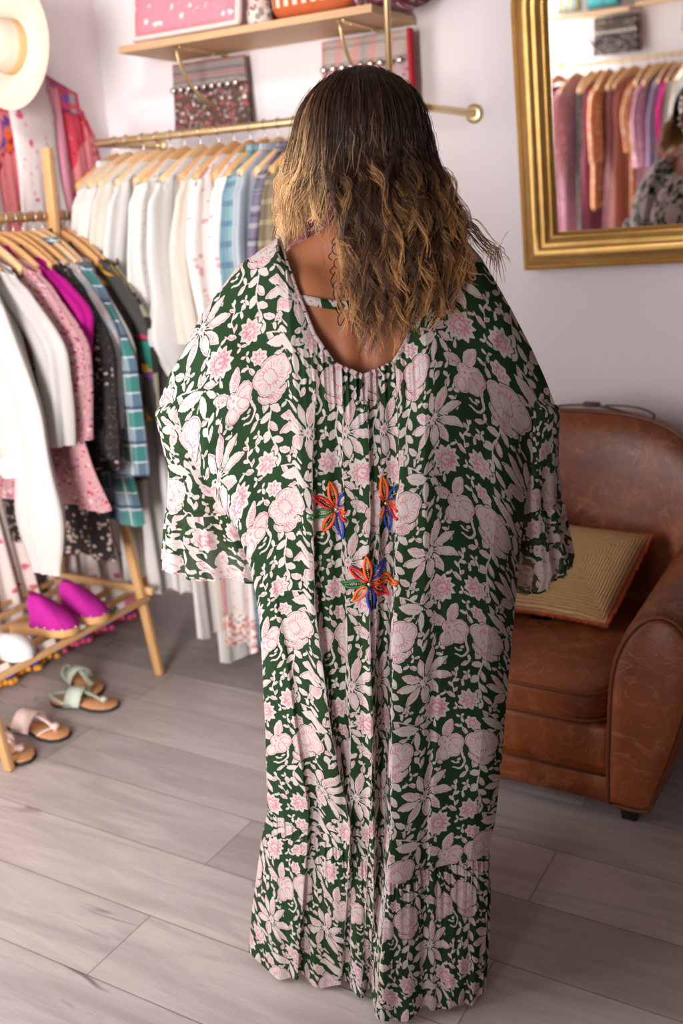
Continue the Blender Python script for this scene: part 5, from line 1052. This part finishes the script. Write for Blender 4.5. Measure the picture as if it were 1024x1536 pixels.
# sleeves hanging below the elbows
def sleeve(side, outer, top, bot, seam, c_in, yy, slope):
    rows, m = 90, 190; q = np.linspace(0, 1, rows); z = top + (bot - top) * q; th = np.linspace(0, 2 * pi, m, endpoint=False)
    zo = A([p[0] for p in outer])[::-1]; xo = A([p[1] for p in outer])[::-1]; xout = np.interp(z, zo, xo)
    hw = np.interp(q, [0, .06, .2, .6, 1], c_in); dep = np.interp(q, [0, .06, .25, .6, 1], [.012, .045, .065, .075, .1]); yc = np.interp(q, [0, .3, .65, 1], yy)
    xout = xout - side * .045 * (1 - sstep(0, .16, q)); cx = xout - side * hw; ks = (top - seam) / (top - bot); below = np.clip((q - ks) / (1 - ks), 0, 1)
    fold = (.006 * np.sin(5 * th + 1.1)[None] + .004 * np.sin(9 * th)[None]) * sstep(.15, .6, q)[:, None] + (.0055 * np.sin(17 * th + .6 * np.sin(3 * th))[None] + .003 * np.sin(31 * th)[None]) * (.35 + .65 * below[:, None]) * (q > ks)[:, None] - .006 * np.exp(-((q - ks) / .012) ** 2)[:, None]
    X = cx[:, None] + (hw[:, None] + fold) * np.cos(th); Y = yc[:, None] + (dep[:, None] + fold) * np.sin(th); Z = z[:, None] + slope * (X - cx[:, None]) * q[:, None] ** 3 + .004 * np.sin(7 * th)[None] * q[:, None] ** 6
    V = np.stack([X, Y, Z], -1); arc = np.concatenate([[0], np.cumsum(np.linalg.norm(np.diff(V[rows // 2], axis=0), axis=1))]); u = np.tile(arc, (rows, 1)); wv_ = np.tile((top - z)[:, None], (1, m))
    k = int(np.searchsorted(q, ks)); 
    mk('sleeve', W(V[:k + 1].reshape(-1, 3)), grid(k + 1, m, True), SHEER, dress, attrs=print_sd((u[:k + 1] + .07).ravel(), (wv_[:k + 1] + .02).ravel()))
    mk('sleeve_ruffle', W(V[k:].reshape(-1, 3)), grid(rows - k, m, True), SHEER, dress, attrs=print_sd((u[k:] * 1.15 + .03).ravel(), (wv_[k:] + .09).ravel()))
    mk('cuff_hem', W(tube(V[-1], .0022, 6, True)[0]), tube(V[-1], .0022, 6, True)[1], PRINT, dress, attrs=print_sd(np.repeat(arc, 6), np.zeros(m * 6)))
sleeve(-1, [(1.2, -.378), (1.166, -.386), (1.107, -.386), (1.04, -.381), (.973, -.392), (.905, -.408), (.83, -.42)], 1.215, .822, .958, [.012, .045, .075, .105, .15], [.0, .05, .08, .11], -.08)
sleeve(1, [(1.17, .360), (1.126, .369), (1.001, .371), (.939, .378), (.863, .392), (.792, .405), (.75, .398)], 1.185, .762, .925, [.012, .045, .075, .1, .125], [.0, .05, .09, .12], .08)

# ---- embroidered flowers: raised thread petals with gold bead rows
TH_ = {k: plain('thread_' + k, c, .45, 0, .12, 160, .3) for k, c in dict(red='#c81e1e', orange='#dd5a16', blue='#173a9a', green='#0f6a35').items()}; BEAD = plain('gold_bead', '#d8b878', .3, .8)
def flower(cx, cz, r, rot):
    root = mk('embroidered_flower', W(np.stack([on_dress(cx + .004 * cos(a), cz + .004 * sin(a), .003) for a in np.linspace(0, 2 * pi, 12, endpoint=False)])), [list(range(12))], BEAD, dress)
    return root
def embroidery(cx, cz, r, rot, cols, x0=-9., x1=9.):
    bead = MB(); per = {k: MB() for k in TH_}
    for i, cname in enumerate(cols):
        a = rot + 2 * pi * i / len(cols); L = r * (1.05 if i % 2 else .92); w_ = r * .125; d = A([cos(a), sin(a)]); n_ = A([-sin(a), cos(a)])
        t = np.linspace(0, 1, 14); half = w_ * np.sin(pi * t ** .85) ** .9
        for sg in (1, -1):
            P = [on_dress(cx + d[0] * (.12 * r + L * .88 * tt) + n_[0] * sg * h, cz + d[1] * (.12 * r + L * .88 * tt) + n_[1] * sg * h, .0025) for tt, h in zip(t, half)]
            P = A(P); ok = (P[:, 0] - cx > x0) & (P[:, 0] - cx < x1)
            if ok.sum() > 3: per[cname].add(tube(P[ok], (.0009 + .0021 * np.sin(pi * t) ** .5)[ok], 6))
        for tt in np.linspace(.18, .78, 8):
            if x0 < d[0] * (.12 * r + L * .88 * tt) < x1: bead.add(ball(on_dress(cx + d[0] * (.12 * r + L * .88 * tt), cz + d[1] * (.12 * r + L * .88 * tt), .003), .0013, 5))
    bead.add(ball(on_dress(cx, cz, .003), (.0035, .002, .0035), 6))
    root = None
    for k, b in per.items():
        if b.n:
            V = W(np.concatenate(b.V)); o = mk('embroidery_petals', V, b.F, TH_[k], dress); o['label'] = k + ' embroidered petals'
    o = mk('embroidery_beads', W(np.concatenate(bead.V)), bead.F, BEAD, dress); o['label'] = 'gold bead rows of an embroidered flower'
C8 = ['blue', 'orange', 'red', 'green', 'orange', 'blue', 'red', 'orange']
embroidery(-.053, 1.003, .049, radians(55), C8, -9, .017); embroidery(.034, 1.008, .049, radians(50), C8, -.012, .018); embroidery(-.002, .872, .049, radians(48), C8)

# ---- tattoo beside the spine
INK = plain('tattoo_ink', '#2c2422', .6)
tq = MB()
def on_skin(x, z):
    h = bvh.ray_cast(Vector((x, -1., z)), Vector((0, 1, 0))); return v3(x, (h[0].y if h[0] is not None else -.09) - .0002, z)
def ink(P, r=.0009): tq.add(tube(A([on_skin(*p) for p in catmull(A([(a, b) for a, b in P], float), 20)]), r, 5))
for k in range(5):
    z = 1.462 - .024 * k; c = -.022 - .006 * sin(k); rr = .008 + .002 * (k % 2)
    ink([(c + rr * cos(a), z + rr * sin(a)) for a in np.linspace(0, 2 * pi, 9)]); ink([(c - rr, z - .004), (c - rr - .007, z - .012), (c - rr - .002, z - .018)])
for k in range(4): ink([(-.034 + .004 * k, 1.40 - .02 * k), (-.042 + .003 * k, 1.385 - .02 * k), (-.03, 1.372 - .02 * k), (-.02, 1.38 - .018 * k)])
tt_ = tq; mk('tattoo', W(np.concatenate(tt_.V)), tt_.F, INK, body)

# ---- hair
def make_hair():
    r = np.random.default_rng(21); C = A([.026, .02, 1.618]); R = A([.106, .118, .116]); NP_ = 48; t = np.linspace(0, 1, NP_)
    paths, cols, rad = [], [], []
    def lock(kind, ns):
        while True:
            ph = r.uniform(-2.1, 2.1) if kind == 'cap' else r.uniform(-1.9, 1.9); el = math.asin(r.uniform(.0, .985)) if r.random() < .8 else r.uniform(-.1, .3)
            d = A([sin(ph) * cos(el), -cos(ph) * cos(el), sin(el)]);
            if d[1] < .55: break
        P0 = C + R * d
        e1 = el * .45; s1 = 1.03 + .02 * r.random(); P1 = C + R * s1 * A([sin(ph) * cos(e1), -cos(ph) * cos(e1), sin(e1)])
        e2 = -.28; wide = 1.06 + .10 * abs(sin(ph)) + .03 * r.random(); P2 = A([-.016 * np.clip(-sin(ph) - .3, 0, 1), 0, 0]) + C + R * wide * A([sin(ph) * cos(e2), -cos(ph) * cos(e2), sin(e2)])
        x2 = P2[0] + r.normal(0, .008)
        if x2 < -.028:
            g = 'A'; f = np.clip((-.028 - x2) / .05, 0, 1); ex = -.04 - .078 * f + r.normal(0, .008); ez = 1.485 + .05 * (1 - f) * r.random() + r.normal(0, .022); ey = (-.055 + .09 * f if ph > -1.3 else .09) + r.normal(0, .012); r0 = r.uniform(.003, .008); hi = (r.uniform(.2, .5) if r.random() < .6 else r.uniform(-.2, .1)) + .35 * f
        elif x2 > .1:
            g = 'C'; f = np.clip((x2 - .1) / .05, 0, 1); ex = .105 + .072 * f + r.normal(0, .012); ez = r.uniform(1.30, 1.45) ; ey = -.135 + .07 * f + r.normal(0, .012); r0 = r.uniform(.0045, .0088); hi = r.uniform(.1, .38) if r.random() < .5 else r.uniform(-.3, .0)
        else:
            g = 'B'; ex = np.interp(x2, [-.028, .1], [-.006, .118]) + r.normal(0, .012); ez = (1.255 + .07 * r.random() if r.random() < .42 else 1.32 + .15 * r.random()) + .05 * abs((ex - .03) / .08) ** 2; ey = -.137 + r.normal(0, .011); r0 = r.uniform(.0045, .009); hi = r.uniform(.05, .36) if r.random() < .5 else r.uniform(-.4, -.12)
        E3 = A([ex, ey, ez]); P3 = P2 * .45 + E3 * .55 + A([(.012 if g == 'C' else -.006 if g == 'A' else 0.), -.012 if g != 'A' else 0, .02 * r.normal()])
        if g != 'A': P3[1] = min(P3[1], -.125 + (.06 * np.clip((P3[0] - .11) / .06, 0, 1)))
        base = catmull([P0, P1, P2, P3, E3], NP_); L = np.linalg.norm(np.diff(base, axis=0), axis=1).sum()
        wl = r.uniform(.07, .11) if g != 'A' else r.uniform(.09, .14); p0 = r.uniform(0, 6.28); sp = r.choice([-1, 1]); br = r.choice([.75, 1., 1., 1.35]); lj = r.normal(0, .04)
        for k in range(ns):
            stray = r.random() < .12; pj = p0 + r.normal(0, .7 if stray else .15); o = r.normal(0, .006 if stray else .0030 if g != 'A' else .005, 2); rr = r0 * (1 + r.normal(0, .12)) * sstep(.22, .8, t) * (1 + .5 * t ** 4); ang = sp * 2 * pi * (t + .08 * t ** 4) * L / wl * (1 + r.normal(0, .02 if stray else .005)) + pj
            fz = r.normal(0, .0010, 2) * t[:, None] ** .7; q = base.copy(); sh = (1 - .55 * t)
            q[:, 0] += rr * np.cos(ang) + o[0] * sh + fz[:, 0] * np.sin(37 * t + pj); q[:, 1] += .8 * rr * np.sin(ang) + o[1] * sh + fz[:, 1] * np.sin(31 * t + 2 * pj); q[:, 2] += .25 * rr * np.sin(ang + 1) - k * .0006 + r.normal(0, .006) * t
            cut = 1 - (.3 if g == 'A' else .16) * r.random() ** 1.6; ti = t * cut; q = np.stack([np.interp(ti, t, q[:, i]) for i in range(3)], 1)
            m = sstep(.42, 1.08, ti + hi * .8 + r.normal(0, .03) + lj); m2 = sstep(.68, 1.22, ti + hi * .8 + r.normal(0, .03) + lj)
            ca, cb, cc = A([.045, .021, .012]), A([.125, .055, .023]), A([.58, .30, .115]) if g != 'A' else A([.74, .47, .23])
            cl = (ca[None] * (1 - m[:, None]) + cb[None] * m[:, None]) * (1 - m2[:, None]) + cc[None] * m2[:, None]; cl *= br * r.uniform(.9, 1.1)
            paths.append(q); cols.append(cl); rad.append((.00050) * r.uniform(.8, 1.25) * (1 - .4 * t))
    for i in range(680): lock('n', 17)
    # the curl thrown forward over her right shoulder and wild single hairs
    for i in range(46):
        o = r.normal(0, .006, 3); b = catmull(A([(.12, .02, 1.56), (.165, .0, 1.49), (.19, -.02, 1.465), (.215, -.03, 1.45), (.24, -.03, 1.425 - .01 * r.random()), (.25 + .01 * r.normal(), -.03, 1.395 + .02 * r.normal())]) + o, NP_)
        ang = 2 * pi * t * 2.2 + r.normal(0, .3); b[:, 2] += .010 * t * np.cos(ang); b[:, 1] += .01 * t * np.sin(ang)
        paths.append(b); m = sstep(.2, 1, t)[:, None]; cols.append(A([[.06, .03, .016]]) * (1 - m) + A([[.36, .19, .08]]) * m); rad.append(.0007 * (1 - .4 * t))
    for i in range(70):
        ph = r.uniform(-1.9, 1.9); el = r.uniform(.0, 1.3); d = A([sin(ph) * cos(el), -cos(ph) * cos(el), sin(el)]); P0 = C + R * d; dn = C + R * 1.08 * A([sin(ph), -cos(ph), -.1]); E3 = dn + A([r.normal(.02, .05), r.normal(-.01, .02), -r.uniform(.1, .3)])
        if E3[0] < -.04: E3[2] = max(E3[2], 1.46); E3[0] = max(E3[0], -.15)
        E3[0] = min(E3[0], .21)
        b = catmull(A([P0, C + R * 1.03 * A([sin(ph) * cos(el * .5), -cos(ph) * cos(el * .5), sin(el * .5)]), dn, E3]), NP_); w_ = r.uniform(.002, .008)
        b[:, 0] += w_ * np.sin(r.uniform(12, 30) * t + r.uniform(0, 6)) * t; b[:, 1] += w_ * np.cos(r.uniform(12, 30) * t + r.uniform(0, 6)) * t; paths.append(b)
        m = sstep(.1, .9, t)[:, None]; cols.append(A([[.09, .045, .022]]) * (1 - m) + A([[.42, .25, .12]]) * m); rad.append(.00036 * np.ones(NP_))
    P = A(paths); Cc = A(cols); Rr = A(rad); S_ = len(P); T = np.gradient(P, axis=1); T /= np.linalg.norm(T, axis=2, keepdims=True) + 1e-9
    ref = r.normal(0, 1, (S_, 1, 3)); N = np.cross(T, ref); N /= np.linalg.norm(N, axis=2, keepdims=True) + 1e-9; B = np.cross(T, N); V = []
    for a in (0, 2 * pi / 3, 4 * pi / 3): V.append(P + Rr[..., None] * (N * cos(a) + B * sin(a)))
    V = np.stack(V, 2); f = grid(NP_, 3, True); F = (f[None] + (np.arange(S_) * NP_ * 3)[:, None, None]).reshape(-1, 4); col = np.repeat(Cc[:, :, None], 3, 2).reshape(-1, 3)
    m = M('curly_hair', .4, 0, .32); m.link(m.attr('tint', 'Color'), m.b.inputs['Base Color'])
    h = mk('hair', W(V.reshape(-1, 3)), F, m.m, person, cattr={'tint': np.concatenate([col, np.ones((len(col), 1))], 1)})
    cp = MB(); cv, cf = ball((0, 0, 0), 1., 30); dd = cv * 1.0; keep = lambda p: True
    cv2 = C + cv * R * A([.985, .985, .985]); F2 = [q for q in cf if not (np.mean(cv[q, 1]) > .62 and np.mean(cv[q, 2]) < .45) and np.mean(cv[q, 2]) > -.75]
    mk('hair_roots', W(cv2), F2, plain('dark_hair_roots', '#21140d', .7, 0, .2, 60), h)
make_hair()
